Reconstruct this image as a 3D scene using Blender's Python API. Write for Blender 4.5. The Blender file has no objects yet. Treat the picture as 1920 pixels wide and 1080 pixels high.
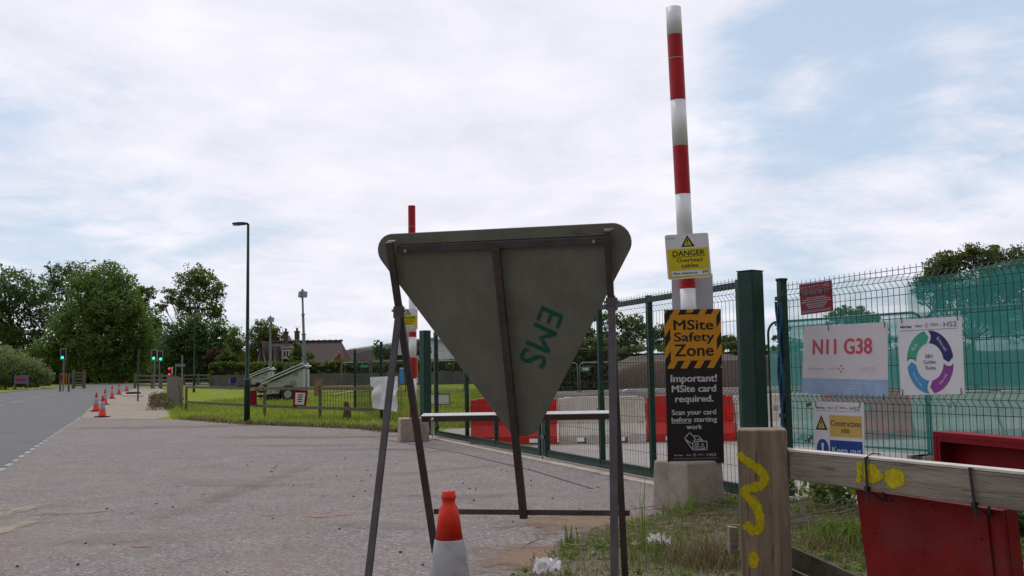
import bpy, bmesh, math, random
import numpy as np
from mathutils import Vector, Matrix, noise as mnoise
R = math.radians
random.seed(7)
rng = np.random.default_rng(7)
scene = bpy.context.scene
C = scene.collection

# ------------------------------------------------------------------ camera
F_PX, W_PX, H_PX = 1900.0, 1920.0, 1080.0
CAM = Vector((0, 0, 1.25))
PITCH, ROLL = math.atan(163 / F_PX), 0.016
ROT = Matrix.Rotation(math.pi / 2 + PITCH, 3, 'X') @ Matrix.Rotation(-ROLL, 3, 'Z')
cd = bpy.data.cameras.new('camera')
cd.lens = 36 * F_PX / W_PX
cd.sensor_width = 36
cd.clip_start = 0.05
cd.clip_end = 6000
cam = bpy.data.objects.new('camera', cd)
cam.matrix_world = Matrix.Translation(CAM) @ ROT.to_4x4()
C.objects.link(cam)
scene.camera = cam

# ------------------------------------------------------------------ light
SUN_AZ, SUN_EL = R(-22), R(56)
S = Vector((math.sin(SUN_AZ) * math.cos(SUN_EL), math.cos(SUN_AZ) * math.cos(SUN_EL), math.sin(SUN_EL)))
sl = bpy.data.lights.new('sun', 'SUN')
sl.energy = 1.5
sl.angle = R(10)
sl.color = (1.0, 0.95, 0.88)
so = bpy.data.objects.new('sun', sl)
so.rotation_euler = S.to_track_quat('Z', 'Y').to_euler()
C.objects.link(so)
scene.view_settings.view_transform = 'Standard'
scene.view_settings.look = 'None'
scene.view_settings.exposure = 0.0
scene.view_settings.gamma = 1.0

world = bpy.data.worlds.new("World")
scene.world = world
world.use_nodes = True


class NT:
    def __init__(self, nt):
        self.nt = nt
        nt.nodes.clear()

    def n(self, kind, ins=None, **props):
        nd = self.nt.nodes.new(kind)
        for k, v in props.items():
            setattr(nd, k, v)
        if ins:
            for k, v in ins.items():
                s = nd.inputs[k]
                if isinstance(v, bpy.types.NodeSocket):
                    self.nt.links.new(v, s)
                else:
                    s.default_value = v
        return nd

    def math(self, op, a, b=0.0, c=0.0, clamp=False):
        nd = self.n('ShaderNodeMath', {0: a, 1: b, 2: c}, operation=op, use_clamp=clamp)
        return nd.outputs[0]

    def mix(self, f, a, b):
        nd = self.n('ShaderNodeMix', {0: f, 6: a, 7: b}, data_type='RGBA')
        return nd.outputs[2]

    def noise(self, vec, scale, detail=4, rough=.55, dist=0.0):
        ins = {'Scale': scale, 'Detail': detail, 'Roughness': rough, 'Distortion': dist}
        if vec is not None:
            ins['Vector'] = vec
        return self.n('ShaderNodeTexNoise', ins).outputs[0]

    def ramp(self, f, stops):
        nd = self.n('ShaderNodeValToRGB', {0: f})
        cr = nd.color_ramp
        while len(cr.elements) < len(stops):
            cr.elements.new(0.5)
        for e, (p, c) in zip(cr.elements, stops):
            e.position = p
            e.color = (*c, 1) if len(c) == 3 else c
        return nd.outputs[0]

    def maprange(self, v, a, b, c, d, smooth=False):
        nd = self.n('ShaderNodeMapRange', {0: v, 1: a, 2: b, 3: c, 4: d})
        if smooth:
            nd.interpolation_type = 'SMOOTHSTEP'
        return nd.outputs[0]


def ray(px, py):
    return (ROT @ Vector(((px - 960) / F_PX, -(py - 540) / F_PX, -1))).normalized()


def build_world():
    t = NT(world.node_tree)
    tc = t.n('ShaderNodeTexCoord').outputs['Generated']
    sky = t.n('ShaderNodeTexSky', sky_type='NISHITA', sun_disc=False, sun_elevation=SUN_EL,
              sun_rotation=SUN_AZ, dust_density=1.0, ozone_density=1.0, air_density=1.0).outputs[0]
    sep = t.n('ShaderNodeSeparateXYZ', {0: tc})
    z = t.math('MAXIMUM', sep.outputs[2], 0.0)
    den = t.math('ADD', z, 0.16)
    comb = t.n('ShaderNodeCombineXYZ', {0: t.math('DIVIDE', sep.outputs[0], den),
                                        1: t.math('DIVIDE', sep.outputs[1], den), 2: 0.3}).outputs[0]
    n1 = t.noise(comb, 1.5, 9, .58, .35)
    n2 = t.noise(comb, 4.2, 8, .62, .5)
    base = t.math('ADD', t.math('MULTIPLY', n1, .68), t.math('MULTIPLY', n2, .32))

    def hole(px, py, r0, r1, amt):
        d = ray(px, py)
        dt = t.n('ShaderNodeVectorMath', {0: tc, 1: d}, operation='DOT_PRODUCT').outputs['Value']
        return t.maprange(dt, math.cos(R(r1)), math.cos(R(r0)), 0.0, amt, True)
    h = t.math('ADD', hole(1520, 150, 1.5, 7.5, .15), hole(1780, 130, 1.5, 7.5, .15))
    h = t.math('ADD', h, hole(2100, -60, 2, 9, .10))
    h = t.math('ADD', h, hole(20, 330, 1, 8, .08))
    low = t.maprange(sep.outputs[2], 0.02, 0.22, 0.07, 0.0, True)
    h = t.math('ADD', h, low)
    # the cloud sheet is thick over the middle of the view
    h = t.math('SUBTRACT', h, hole(800, 150, 6, 17, .16))
    dens = t.math('SUBTRACT', base, h)
    cov = t.maprange(dens, 0.30, 0.55, 0.0, 1.0, True)
    sd = t.n('ShaderNodeVectorMath', {0: tc, 1: S}, operation='DOT_PRODUCT').outputs['Value']
    glow = t.maprange(sd, -0.30, 0.52, 0.24, 1.0, True)
    n3 = t.noise(comb, 3.0, 7, .6, .3)
    shade = t.ramp(n3, [(.3, (7.95, 8.0, 9.0)), (.7, (9.7, 9.6, 10.4))])
    cl = t.n('ShaderNodeVectorMath', {0: shade, 3: glow}, operation='SCALE').outputs[0]
    # thin veil of high cloud keeps the blue pale
    veil = t.n('ShaderNodeVectorMath', {0: (5.9, 7.2, 8.9), 3: glow}, operation='SCALE').outputs[0]
    blue = t.mix(.72, sky, veil)
    col = t.mix(cov, blue, cl)
    bg = t.n('ShaderNodeBackground', {0: col, 1: 0.1})
    out = t.n('ShaderNodeOutputWorld')
    t.nt.links.new(bg.outputs[0], out.inputs[0])


build_world()

# ------------------------------------------------------------------ terrain and pixel helpers
BREAKS = [(-400, 0), (34, 0), (110, .722), (130, .95), (4000, .95)]


def zt(y):
    for (a, za), (b, zb) in zip(BREAKS, BREAKS[1:]):
        if y <= b:
            return za + (zb - za) * max(0, (y - a)) / (b - a)
    return .95


def g(px, py, lift=0.0):
    """point of the terrain seen at a pixel of the 1920x1080 photograph"""
    d = ray(px, py)
    lo, hi = 0.5, 600.0
    f = lambda s: CAM.z + d.z * s - zt(CAM.y + d.y * s)
    if f(hi) > 0:
        s = hi
    else:
        for _ in range(60):
            m = (lo + hi) / 2
            if f(m) > 0:
                lo = m
            else:
                hi = m
        s = lo
    p = CAM + d * s
    return Vector((p.x, p.y, zt(p.y) + lift))


def at(px, py, Y):
    d = ray(px, py)
    return CAM + d * (Y / d.y)


def onplane(px, py, P, N):
    d = ray(px, py)
    return CAM + d * ((P - CAM).dot(N) / d.dot(N))


# ------------------------------------------------------------------ materials
MATS = {}


def M(name, col, rough=.6, var=.12, scale=4, bump=0.0, bscale=60, metal=0.0, spec=.3, streak=0.0,
      dirt=None, dirt_amt=0.0, dirt_scale=3.0):
    if name in MATS:
        return MATS[name]
    m = bpy.data.materials.new(name)
    m.use_nodes = True
    t = NT(m.node_tree)
    tc = t.n('ShaderNodeTexCoord').outputs['Object']
    c = (*col, 1)
    nz = t.noise(tc, scale, 6, .6)
    f = t.maprange(nz, .3, .7, 0, 1)
    lo = tuple(min(1, v * (1 - var)) for v in col) + (1,)
    hi = tuple(min(1, v * (1 + var)) for v in col) + (1,)
    color = t.mix(f, lo, hi)
    if streak:
        mp = t.n('ShaderNodeMapping', {'Vector': tc, 'Scale': (18, 18, 1.2)}).outputs[0]
        sn = t.maprange(t.noise(mp, 1.5, 5, .6), .45, .75, 0, streak)
        color = t.mix(sn, color, tuple(v * .45 for v in col) + (1,))
    if dirt:
        dn = t.maprange(t.noise(tc, dirt_scale, 8, .68), .48, .68, 0, dirt_amt)
        color = t.mix(dn, color, (*dirt, 1))
    rn = t.maprange(nz, .3, .7, max(0, rough - .08), min(1, rough + .08))
    ins = {'Base Color': color, 'Roughness': rn, 'Metallic': metal, 'Specular IOR Level': spec}
    if bump:
        b = t.n('ShaderNodeBump', {'Height': t.noise(tc, bscale, 5, .6), 'Strength': bump, 'Distance': .01})
        ins['Normal'] = b.outputs[0]
    p = t.n('ShaderNodeBsdfPrincipled', ins)
    o = t.n('ShaderNodeOutputMaterial', {0: p.outputs[0]})
    MATS[name] = m
    return m


def ground_mat(name, c1, c2, c3, fine=120.0, big=.35, rough=.9, bump=.5, specks=0.0, speck_col=(.5, .48, .46), spec=.3,
               patch=None, patch_amt=0, patch_scale=.5, cont=1.0):
    m = bpy.data.materials.new(name)
    m.use_nodes = True
    t = NT(m.node_tree)
    tc = t.n('ShaderNodeTexCoord').outputs['Object']
    f1 = t.maprange(t.noise(tc, fine, 3, .7), .5 - .18 / cont, .5 + .18 / cont, 0, 1)
    vor = t.n('ShaderNodeTexVoronoi', {'Vector': tc, 'Scale': fine * .75}).outputs['Color']
    vsep = t.n('ShaderNodeSeparateColor', {0: vor}).outputs[0]
    f = t.math('ADD', t.math('MULTIPLY', f1, .5), t.math('MULTIPLY', vsep, .5))
    col = t.mix(f, (*c1, 1), (*c2, 1))
    fb = t.maprange(t.noise(tc, big, 7, .62, .3), .35, .65, 0, .7)
    col = t.mix(fb, col, (*c3, 1)) if not specks else t.mix(t.math('MULTIPLY', fb, .55), col, (*c3, 1))
    mid = t.maprange(t.noise(tc, big * 6, 6, .65), .3, .7, .86, 1.12)
    col = t.n('ShaderNodeVectorMath', {0: col, 3: mid}, operation='SCALE').outputs[0]
    if specks:
        v2 = t.n('ShaderNodeTexVoronoi', {'Vector': tc, 'Scale': fine * .8}).outputs['Color']
        s2 = t.n('ShaderNodeSeparateColor', {0: v2}).outputs[1]
        col = t.mix(t.maprange(s2, 1 - specks, 1 - specks + .05, 0, .8), col, (*speck_col, 1))
    if patch:
        pn = t.maprange(t.noise(tc, patch_scale, 8, .66, .6), .52, .68, 0, patch_amt)
        col = t.mix(pn, col, (*patch, 1))
    b = t.n('ShaderNodeBump', {'Height': f, 'Strength': bump, 'Distance': .006})
    p = t.n('ShaderNodeBsdfPrincipled', {'Base Color': col, 'Roughness': rough, 'Normal': b.outputs[0],
                                         'Specular IOR Level': spec})
    t.n('ShaderNodeOutputMaterial', {0: p.outputs[0]})
    return m


def leaf_mat(name, dark, light, trans=.3, rough=.6):
    m = bpy.data.materials.new(name)
    m.use_nodes = True
    t = NT(m.node_tree)
    at_ = t.n('ShaderNodeVertexColor', layer_name='tint').outputs[0]
    s = t.n('ShaderNodeSeparateColor', {0: at_})
    col = t.mix(s.outputs[0], (*dark, 1), (*light, 1))
    dry = tuple((a + b) * .5 for a, b in zip(light, (.20, .15, .05)))
    col = t.mix(t.math('MULTIPLY', s.outputs[1], .5), col, (*dry, 1))
    p = t.n('ShaderNodeBsdfPrincipled', {'Base Color': col, 'Roughness': rough, 'Specular IOR Level': .25})
    tr = t.n('ShaderNodeBsdfTranslucent', {0: col})
    mx = t.n('ShaderNodeMixShader', {0: trans, 1: p.outputs[0], 2: tr.outputs[0]})
    t.n('ShaderNodeOutputMaterial', {0: mx.outputs[0]})
    MATS[name] = m
    return m


def wood_mat(name, c1, c2, axis='z', rough=.85, spec=.25):
    m = bpy.data.materials.new(name)
    m.use_nodes = True
    t = NT(m.node_tree)
    tc = t.n('ShaderNodeTexCoord').outputs['Object']
    sc = {'z': (14, 14, .9), 'x': (1.2, 9, 20)}[axis]
    mp = t.n('ShaderNodeMapping', {'Vector': tc, 'Scale': sc}).outputs[0]
    g1 = t.maprange(t.noise(mp, 2.2, 8, .7, .8), .3, .72, 0, 1)
    col = t.mix(g1, (*c1, 1), (*c2, 1))
    crack = t.maprange(t.noise(mp, 5.0, 5, .75, .2), .57, .66, 0, .85)
    col = t.mix(crack, col, tuple(v * .35 for v in c1) + (1,))
    knot = t.n('ShaderNodeTexVoronoi', {'Vector': tc, 'Scale': 5.5}).outputs['Distance']
    col = t.mix(t.maprange(knot, .05, .11, .75, 0), col, tuple(v * .4 for v in c1) + (1,))
    bl = t.maprange(t.noise(tc, 2.5, 6, .6), .35, .65, .8, 1.15)
    col = t.n('ShaderNodeVectorMath', {0: col, 3: bl}, operation='SCALE').outputs[0]
    b = t.n('ShaderNodeBump', {'Height': t.math('SUBTRACT', g1, crack), 'Strength': .5, 'Distance': .004})
    p = t.n('ShaderNodeBsdfPrincipled', {'Base Color': col, 'Roughness': rough, 'Normal': b.outputs[0],
                                         'Specular IOR Level': spec})
    t.n('ShaderNodeOutputMaterial', {0: p.outputs[0]})
    MATS[name] = m
    return m


def glow_mat(name, col, s):
    m = bpy.data.materials.new(name)
    m.use_nodes = True
    t = NT(m.node_tree)
    p = t.n('ShaderNodeBsdfPrincipled', {'Base Color': (*col, 1), 'Emission Color': (*col, 1), 'Emission Strength': s})
    t.n('ShaderNodeOutputMaterial', {0: p.outputs[0]})
    MATS[name] = m
    return m


def net_mat(name, col, alpha, sc=300):
    m = bpy.data.materials.new(name)
    m.use_nodes = True
    t = NT(m.node_tree)
    tc = t.n('ShaderNodeTexCoord').outputs['Object']
    a = t.maprange(t.noise(tc, 1.1, 5, .6), .3, .7, alpha - .10, alpha + .10)
    mp = t.n('ShaderNodeMapping', {'Vector': tc, 'Scale': (.6, .6, 14)}).outputs[0]
    a = t.math('ADD', a, t.maprange(t.noise(mp, 1.0, 5, .65), .35, .7, -.07, .07))
    c = t.mix(t.noise(tc, .8, 4), tuple(v * .8 for v in col) + (1,), tuple(min(1, v * 1.2) for v in col) + (1,))
    d = t.n('ShaderNodeBsdfDiffuse', {0: c})
    tl = t.n('ShaderNodeBsdfTranslucent', {0: c})
    mx = t.n('ShaderNodeMixShader', {0: .45, 1: d.outputs[0], 2: tl.outputs[0]})
    tr = t.n('ShaderNodeBsdfTransparent')
    mo = t.n('ShaderNodeMixShader', {0: a, 1: tr.outputs[0], 2: mx.outputs[0]})
    t.n('ShaderNodeOutputMaterial', {0: mo.outputs[0]})
    MATS[name] = m
    return m


def patch_mat(name, col, sc=6.0, strength=.8):
    """a surface stain with worn, ragged edges: opacity follows the 'edge' attribute and noise"""
    m = bpy.data.materials.new(name)
    m.use_nodes = True
    t = NT(m.node_tree)
    tc = t.n('ShaderNodeTexCoord').outputs['Object']
    e = t.n('ShaderNodeSeparateColor', {0: t.n('ShaderNodeVertexColor', layer_name='edge').outputs[0]}).outputs[0]
    nz = t.noise(tc, sc, 8, .7)
    v = t.math('ADD', e, t.math('MULTIPLY', t.math('SUBTRACT', nz, .5), 1.6))
    a = t.maprange(v, .35, .75, 0, strength)
    f = t.maprange(t.noise(tc, 110, 3, .7), .35, .65, .75, 1.2)
    c = t.n('ShaderNodeVectorMath', {0: (*col,), 3: f}, operation='SCALE').outputs[0]
    p = t.n('ShaderNodeBsdfPrincipled', {'Base Color': c, 'Roughness': .95, 'Specular IOR Level': .15})
    tr = t.n('ShaderNodeBsdfTransparent')
    mo = t.n('ShaderNodeMixShader', {0: a, 1: tr.outputs[0], 2: p.outputs[0]})
    t.n('ShaderNodeOutputMaterial', {0: mo.outputs[0]})
    MATS[name] = m
    return m


# ------------------------------------------------------------------ mesh helpers
def tag(o, label=None, cat=None, group=None, kind=None):
    if label: o['label'] = label
    if cat: o['category'] = cat
    if group: o['group'] = group
    if kind: o['kind'] = kind
    return o


def thing(name, loc, label, cat, group=None):
    o = bpy.data.objects.new(name, None)
    o.location = loc
    o.empty_display_size = .2
    C.objects.link(o)
    return tag(o, label, cat, group)


class MB:
    def __init__(self):
        self.v, self.f, self.t = [], [], []

    def add(self, vs, fs):
        k = len(self.v)
        self.v += [tuple(p) for p in vs]
        self.f += [tuple(i + k for i in f) for f in fs]
        return self

    def hexa(self, p):
        """eight corners: 0-3 bottom ring, 4-7 top ring"""
        return self.add(p, [(0, 3, 2, 1), (4, 5, 6, 7), (0, 1, 5, 4), (1, 2, 6, 5), (2, 3, 7, 6), (3, 0, 4, 7)])

    def box(self, c, s, rz=0.0, taper=1.0):
        cx, cy, cz = c
        hx, hy, hz = s[0] / 2, s[1] / 2, s[2] / 2
        co, si = math.cos(rz), math.sin(rz)
        p = []
        for zz, k in ((-hz, 1), (hz, taper)):
            for x, y in ((-hx, -hy), (hx, -hy), (hx, hy), (-hx, hy)):
                x *= k; y *= k
                p.append((cx + x * co - y * si, cy + x * si + y * co, cz + zz))
        return self.hexa(p)

    def bar(self, a, b, w, h, up=(0, 0, 1), n=None):
        """rectangular bar from a to b; w across, h along up"""
        a, b = Vector(a), Vector(b)
        d = (b - a).normalized()
        up = Vector(up)
        s = d.cross(up).normalized()
        u = s.cross(d).normalized()
        p = []
        for q in (a, b):
            for x, y in ((-1, -1), (1, -1), (1, 1), (-1, 1)):
                p.append(q + s * (x * w / 2) + u * (y * h / 2))
        return self.hexa(p)

    def tube(self, path, r, n=8, cap=True, r1=None):
        path = [Vector(p) for p in path]
        rings = []
        prev = None
        m = len(path)
        for i, p in enumerate(path):
            if i == 0: d = path[1] - p
            elif i == m - 1: d = p - path[i - 1]
            else: d = (path[i + 1] - p).normalized() + (p - path[i - 1]).normalized()
            d.normalize()
            if prev is None:
                s = d.orthogonal().normalized()
            else:
                s = (prev - d * prev.dot(d)).normalized()
            prev = s
            u = d.cross(s)
            rr = r if r1 is None else r + (r1 - r) * i / (m - 1)
            rings.append([p + (s * math.cos(2 * math.pi * k / n) + u * math.sin(2 * math.pi * k / n)) * rr for k in range(n)])
        vs = [q for rg in rings for q in rg]
        fs = []
        for i in range(m - 1):
            for k in range(n):
                a = i * n + k
                b = i * n + (k + 1) % n
                fs.append((a, b, b + n, a + n))
        if cap:
            fs.append(tuple(range(n))[::-1])
            fs.append(tuple((m - 1) * n + k for k in range(n)))
        return self.add(vs, fs)

    def lathe(self, prof, c=(0, 0, 0), n=24, capt=True, capb=True):
        vs, fs = [], []
        for r, z in prof:
            for k in range(n):
                a = 2 * math.pi * k / n
                vs.append((c[0] + r * math.cos(a), c[1] + r * math.sin(a), c[2] + z))
        for i in range(len(prof) - 1):
            for k in range(n):
                a, b = i * n + k, i * n + (k + 1) % n
                fs.append((a, b, b + n, a + n))
        if capb: fs.append(tuple(range(n))[::-1])
        if capt: fs.append(tuple((len(prof) - 1) * n + k for k in range(n)))
        return self.add(vs, fs)

    def prism(self, poly, d):
        """polygon (3D points) given thickness vector d"""
        d = Vector(d)
        n = len(poly)
        a = [Vector(p) for p in poly]
        b = [p + d for p in a]
        fs = [tuple(range(n)), tuple(range(n, 2 * n))[::-1]]
        for i in range(n):
            j = (i + 1) % n
            fs.append((i, i + n, j + n, j))
        return self.add(a + b, fs)

    def quad(self, a, b, c, d):
        return self.add([a, b, c, d], [(0, 1, 2, 3)])

    def build(self, name, mat, parent=None, origin=None, smooth=False, bevel=0.0, fix=True):
        me = bpy.data.meshes.new(name)
        o0 = Vector((0, 0, 0))
        if origin is not None:
            o0 = Vector(origin)
        me.from_pydata([tuple(Vector(p) - o0) for p in self.v] if o0.length else self.v, [], self.f)
        if fix:
            bm = bmesh.new()
            bm.from_mesh(me)
            if bevel:
                bmesh.ops.remove_doubles(bm, verts=bm.verts, dist=1e-5)
            bmesh.ops.recalc_face_normals(bm, faces=bm.faces)
            bm.to_mesh(me)
            bm.free()
        if smooth:
            for p in me.polygons:
                p.use_smooth = True
        me.update()
        o = bpy.data.objects.new(name, me)
        C.objects.link(o)
        if mat is not None:
            for mm in (mat if isinstance(mat, (list, tuple)) else [mat]):
                me.materials.append(mm)
        if parent is not None:
            o.parent = parent
        elif origin is not None:
            o.location = o0
        if bevel:
            b = o.modifiers.new('bevel', 'BEVEL')
            b.width = bevel
            b.segments = 2
            b.limit_method = 'ANGLE'
            b.angle_limit = R(40)
        return o


def copy_tree(o, parent=None):
    c = o.copy()
    C.objects.link(c)
    c.parent = parent
    for ch in list(o.children):
        copy_tree(ch, c)
    return c


def sheet(name, pts, lift, mat, label=None, cat=None, kind='structure'):
    """flat ground sheet (x, y outline) laid over the terrain, split at its breaks"""
    bm = bmesh.new()
    vs = [bm.verts.new((p[0], p[1], 0)) for p in pts]
    f = bm.faces.new(vs)
    if f.normal.z < 0:
        f.normal_flip()
    bm.normal_update()
    for b, _ in BREAKS[1:4]:
        bmesh.ops.bisect_plane(bm, geom=bm.verts[:] + bm.edges[:] + bm.faces[:], plane_co=(0, b, 0), plane_no=(0, 1, 0))
    for v in bm.verts:
        v.co.z = zt(v.co.y) + lift
    bmesh.ops.triangulate(bm, faces=bm.faces[:])
    me = bpy.data.meshes.new(name)
    bm.normal_update()
    for f in bm.faces:
        if f.normal.z < 0: f.normal_flip()
    bm.to_mesh(me)
    bm.free()
    me.materials.append(mat)
    o = bpy.data.objects.new(name, me)
    C.objects.link(o)
    return tag(o, label, cat, None, kind)


def stain(name, c, rx, ry, mat, rz=0.0, lift=.014, n=28, kind='structure'):
    vs, fs, ed = [], [], []
    rings = 5
    for i in range(rings + 1):
        k = i / rings
        for j in range(n):
            a = 2 * math.pi * j / n
            x, y = rx * k * math.cos(a), ry * k * math.sin(a)
            X = c[0] + x * math.cos(rz) - y * math.sin(rz)
            Y = c[1] + x * math.sin(rz) + y * math.cos(rz)
            vs.append((X, Y, zt(Y) + lift))
            ed.append(1 - k)
    for i in range(rings):
        for j in range(n):
            a, b = i * n + j, i * n + (j + 1) % n
            fs.append((a, a + n, b + n, b) if i else (a, a + n, b + n, b))
    me = bpy.data.meshes.new(name)
    me.from_pydata(vs, [], fs)
    ca = me.color_attributes.new('edge', 'FLOAT_COLOR', 'POINT')
    ca.data.foreach_set('color', [q for e in ed for q in (e, e, e, 1)])
    me.materials.append(mat)
    o = bpy.data.objects.new(name, me)
    C.objects.link(o)
    return tag(o, kind=kind)


def quads_mesh(name, V, tint, mat, parent=None, per=4):
    """V: (n*per,3) array; tint: (n,2)"""
    n = len(V) // per
    me = bpy.data.meshes.new(name)
    me.vertices.add(n * per)
    me.vertices.foreach_set('co', np.asarray(V, dtype=np.float32).ravel())
    me.loops.add(n * per)
    me.loops.foreach_set('vertex_index', np.arange(n * per, dtype=np.int32))
    me.polygons.add(n)
    me.polygons.foreach_set('loop_start', np.arange(0, n * per, per, dtype=np.int32))
    me.update()
    ca = me.color_attributes.new('tint', 'FLOAT_COLOR', 'POINT')
    col = np.ones((n * per, 4), dtype=np.float32)
    col[:, 0] = np.repeat(tint[:, 0], per)
    col[:, 1] = np.repeat(tint[:, 1], per)
    col[:, 2] = 0
    ca.data.foreach_set('color', col.ravel())
    me.materials.append(mat)
    me.validate()
    o = bpy.data.objects.new(name, me)
    C.objects.link(o)
    if parent is not None:
        o.parent = parent
    return o


def leaf_cloud(centers, radii, n_per, leaf, rs, squash=.8, up=.25):
    """leaf quads scattered in small clumps; returns V and tints"""
    Vs, Ts = [], []
    for c, r, k in zip(centers, radii, n_per):
        d = rs.normal(size=(k, 3))
        d /= np.linalg.norm(d, axis=1)[:, None]
        rad = r * rs.random(k) ** .45
        p = np.array(c) + d * rad[:, None] * np.array([1, 1, squash])
        nrm = rs.normal(size=(k, 3)) + d * .5 + np.array([0, 0, up])
        nrm /= np.linalg.norm(nrm, axis=1)[:, None]
        a = np.cross(nrm, rs.normal(size=(k, 3)))
        a /= np.linalg.norm(a, axis=1)[:, None]
        b = np.cross(nrm, a)
        s = leaf * (.6 + .8 * rs.random(k))[:, None]
        q = np.stack([p - a * s * .5, p + b * s * .32, p + a * s * .5, p - b * s * .32], axis=1)
        Vs.append(q.reshape(-1, 3))
        t0 = rs.random()
        tt = np.clip(t0 * .6 + .4 * rs.random(k), 0, 1)
        Ts.append(np.stack([tt, (rs.random(k) < .04) * 1.0], axis=1))
    return np.concatenate(Vs), np.concatenate(Ts)


def patch_mesh(name, vs, fs, ed, mat, parent):
    me = bpy.data.meshes.new(name)
    me.from_pydata([tuple(v) for v in vs], [], fs)
    ca = me.color_attributes.new('edge', 'FLOAT_COLOR', 'POINT')
    ca.data.foreach_set('color', [q for e in ed for q in (e, e, e, 1)])
    me.materials.append(mat)
    o = bpy.data.objects.new(name, me)
    C.objects.link(o)
    o.parent = parent
    return o


# ------------------------------------------------------------------ palette
ASPHALT = ground_mat('apron asphalt', (.045, .039, .038), (.325, .283, .273), (.232, .19, .172), fine=66, big=.28,
                     bump=.7, specks=.05, speck_col=(.42, .39, .38), patch=(.23, .165, .13), patch_amt=.35,
                     patch_scale=.45, cont=1.3)
ROADM = ground_mat('road asphalt', (.075, .079, .079), (.145, .148, .148), (.10, .104, .106), fine=90, big=.12, bump=.3,
                   rough=.82)
GRAVELM = ground_mat('gravel', (.16, .125, .09), (.36, .30, .235), (.28, .22, .165), fine=28, big=.5, bump=.7,
                     specks=.08, patch=(.13, .12, .06), patch_amt=.5, patch_scale=.7)
FIELDM = ground_mat('field grass', (.12, .16, .022), (.24, .29, .05), (.18, .22, .045), fine=9, big=.15, spec=0.0,
                    bump=.2, patch=(.11, .12, .035), patch_amt=.4, patch_scale=.35)
YARDM = ground_mat('yard concrete', (.22, .20, .19), (.36, .33, .31), (.30, .265, .245), fine=40, big=.3, bump=.3,
                   patch=(.20, .16, .13), patch_amt=.5, patch_scale=.5)
EARTHM = ground_mat('bare earth', (.045, .028, .020), (.115, .072, .054), (.085, .054, .042), fine=14, big=.6, bump=.9,
                    specks=.03, speck_col=(.16, .12, .10))
VERGEM = ground_mat('verge soil', (.05, .038, .025), (.20, .155, .11), (.12, .10, .06), fine=42, big=1.2, bump=.9,
                    specks=.04, speck_col=(.24, .20, .17), patch=(.09, .10, .03), patch_amt=.5, patch_scale=1.6)
CONC = M('cast concrete', (.34, .285, .235), .85, .22, 6, .35, 90, dirt=(.17, .125, .09), dirt_amt=.7, dirt_scale=3.5)
KERBM = M('kerb concrete', (.42, .36, .31), .85, .2, 8, .3, 90, dirt=(.22, .17, .13), dirt_amt=.6, dirt_scale=2.5)
GREEN = M('green powder coat', (.006, .040, .026), .38, .2, 8, .05, 40, dirt=(.05, .055, .04), dirt_amt=.35, dirt_scale=9)
WIREG = M('green wire', (.012, .040, .028), .45, .15, 8)
GALV = M('galvanised steel', (.42, .43, .44), .4, .15, 12, .05, 60, metal=.7)
GALVD = M('dull steel', (.22, .225, .23), .5, .15, 12, .05, 60, metal=.5)
FRAMEB = M('sign frame paint', (.080, .070, .074), .5, .3, 10, .2, 45, dirt=(.09, .045, .025), dirt_amt=.6, dirt_scale=7)
FRAMER = M('rusty frame steel', (.062, .040, .036), .5, .45, 9, .3, 60, spec=.5, dirt=(.035, .029, .029), dirt_amt=.7, dirt_scale=6)
SIGNBK = M('sign back grey', (.185, .178, .142), .5, .14, 3, .05, 30, dirt=(.125, .115, .088), dirt_amt=.6, dirt_scale=3.2, streak=.25)
PVCW = M('white plastic', (.78, .78, .78), .35, .05, 5, dirt=(.62, .60, .56), dirt_amt=.25, dirt_scale=7)
PVCR = M('red plastic', (.42, .012, .018), .38, .15, 5, dirt=(.25, .02, .02), dirt_amt=.3, dirt_scale=4)
BARR = M('barrier red', (.62, .022, .018), .42, .18, 3, dirt=(.36, .03, .025), dirt_amt=.5, dirt_scale=2.5)
BARW = M('barrier white', (.70, .64, .54), .5, .08, 3, dirt=(.44, .37, .29), dirt_amt=.6, dirt_scale=2.5, streak=.3)
CONER = M('cone red', (.78, .035, .012), .42, .14, 12, .08, 40, dirt=(.40, .05, .03), dirt_amt=.6, dirt_scale=11, streak=.25)
CONEW = M('cone sleeve', (.42, .40, .42), .4, .1, 12, .1, 60, dirt=(.22, .19, .18), dirt_amt=.55, dirt_scale=12)
RUBBER = M('black rubber', (.025, .025, .026), .8, .2, 10, .2, 40)
BLACK = M('black ink', (.012, .011, .012), .45, .1, 5)
BLACKB = M('black sign face', (.018, .014, .014), .4, .2, 6)
AMBER = M('amber sign face', (.60, .25, .015), .42, .08, 5, dirt=(.45, .20, .03), dirt_amt=.3, dirt_scale=5)
YELL = M('yellow sign face', (.62, .50, .015), .42, .06, 5)
SANDY = M('pale yellow face', (.62, .40, .10), .5, .06, 5)
SIGNW = M('white sign face', (.66, .61, .63), .42, .04, 3, dirt=(.55, .50, .49), dirt_amt=.4, dirt_scale=3)
SIGNW2 = M('white vinyl face', (.72, .70, .72), .4, .04, 3, dirt=(.6, .57, .54), dirt_amt=.35, dirt_scale=4)
INKGREY = M('grey ink', (.42, .40, .43), .5, .05, 5)
INKSILV = M('silver ink', (.50, .48, .52), .5, .05, 5)
NAVY = M('navy ink', (.020, .022, .13), .45, .05, 5)
BLUE = M('blue ink', (.012, .06, .28), .45, .05, 5)
CYAN = M('cyan ink', (.06, .27, .50), .45, .05, 5)
TEAL = M('green ink', (.05, .34, .22), .45, .05, 5)
PURP = M('purple ink', (.26, .05, .28), .45, .05, 5)
PINK = M('faded red ink', (.55, .07, .10), .5, .1, 8)
PALEB = M('pale blue ink', (.30, .40, .58), .5, .2, 6)
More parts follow.
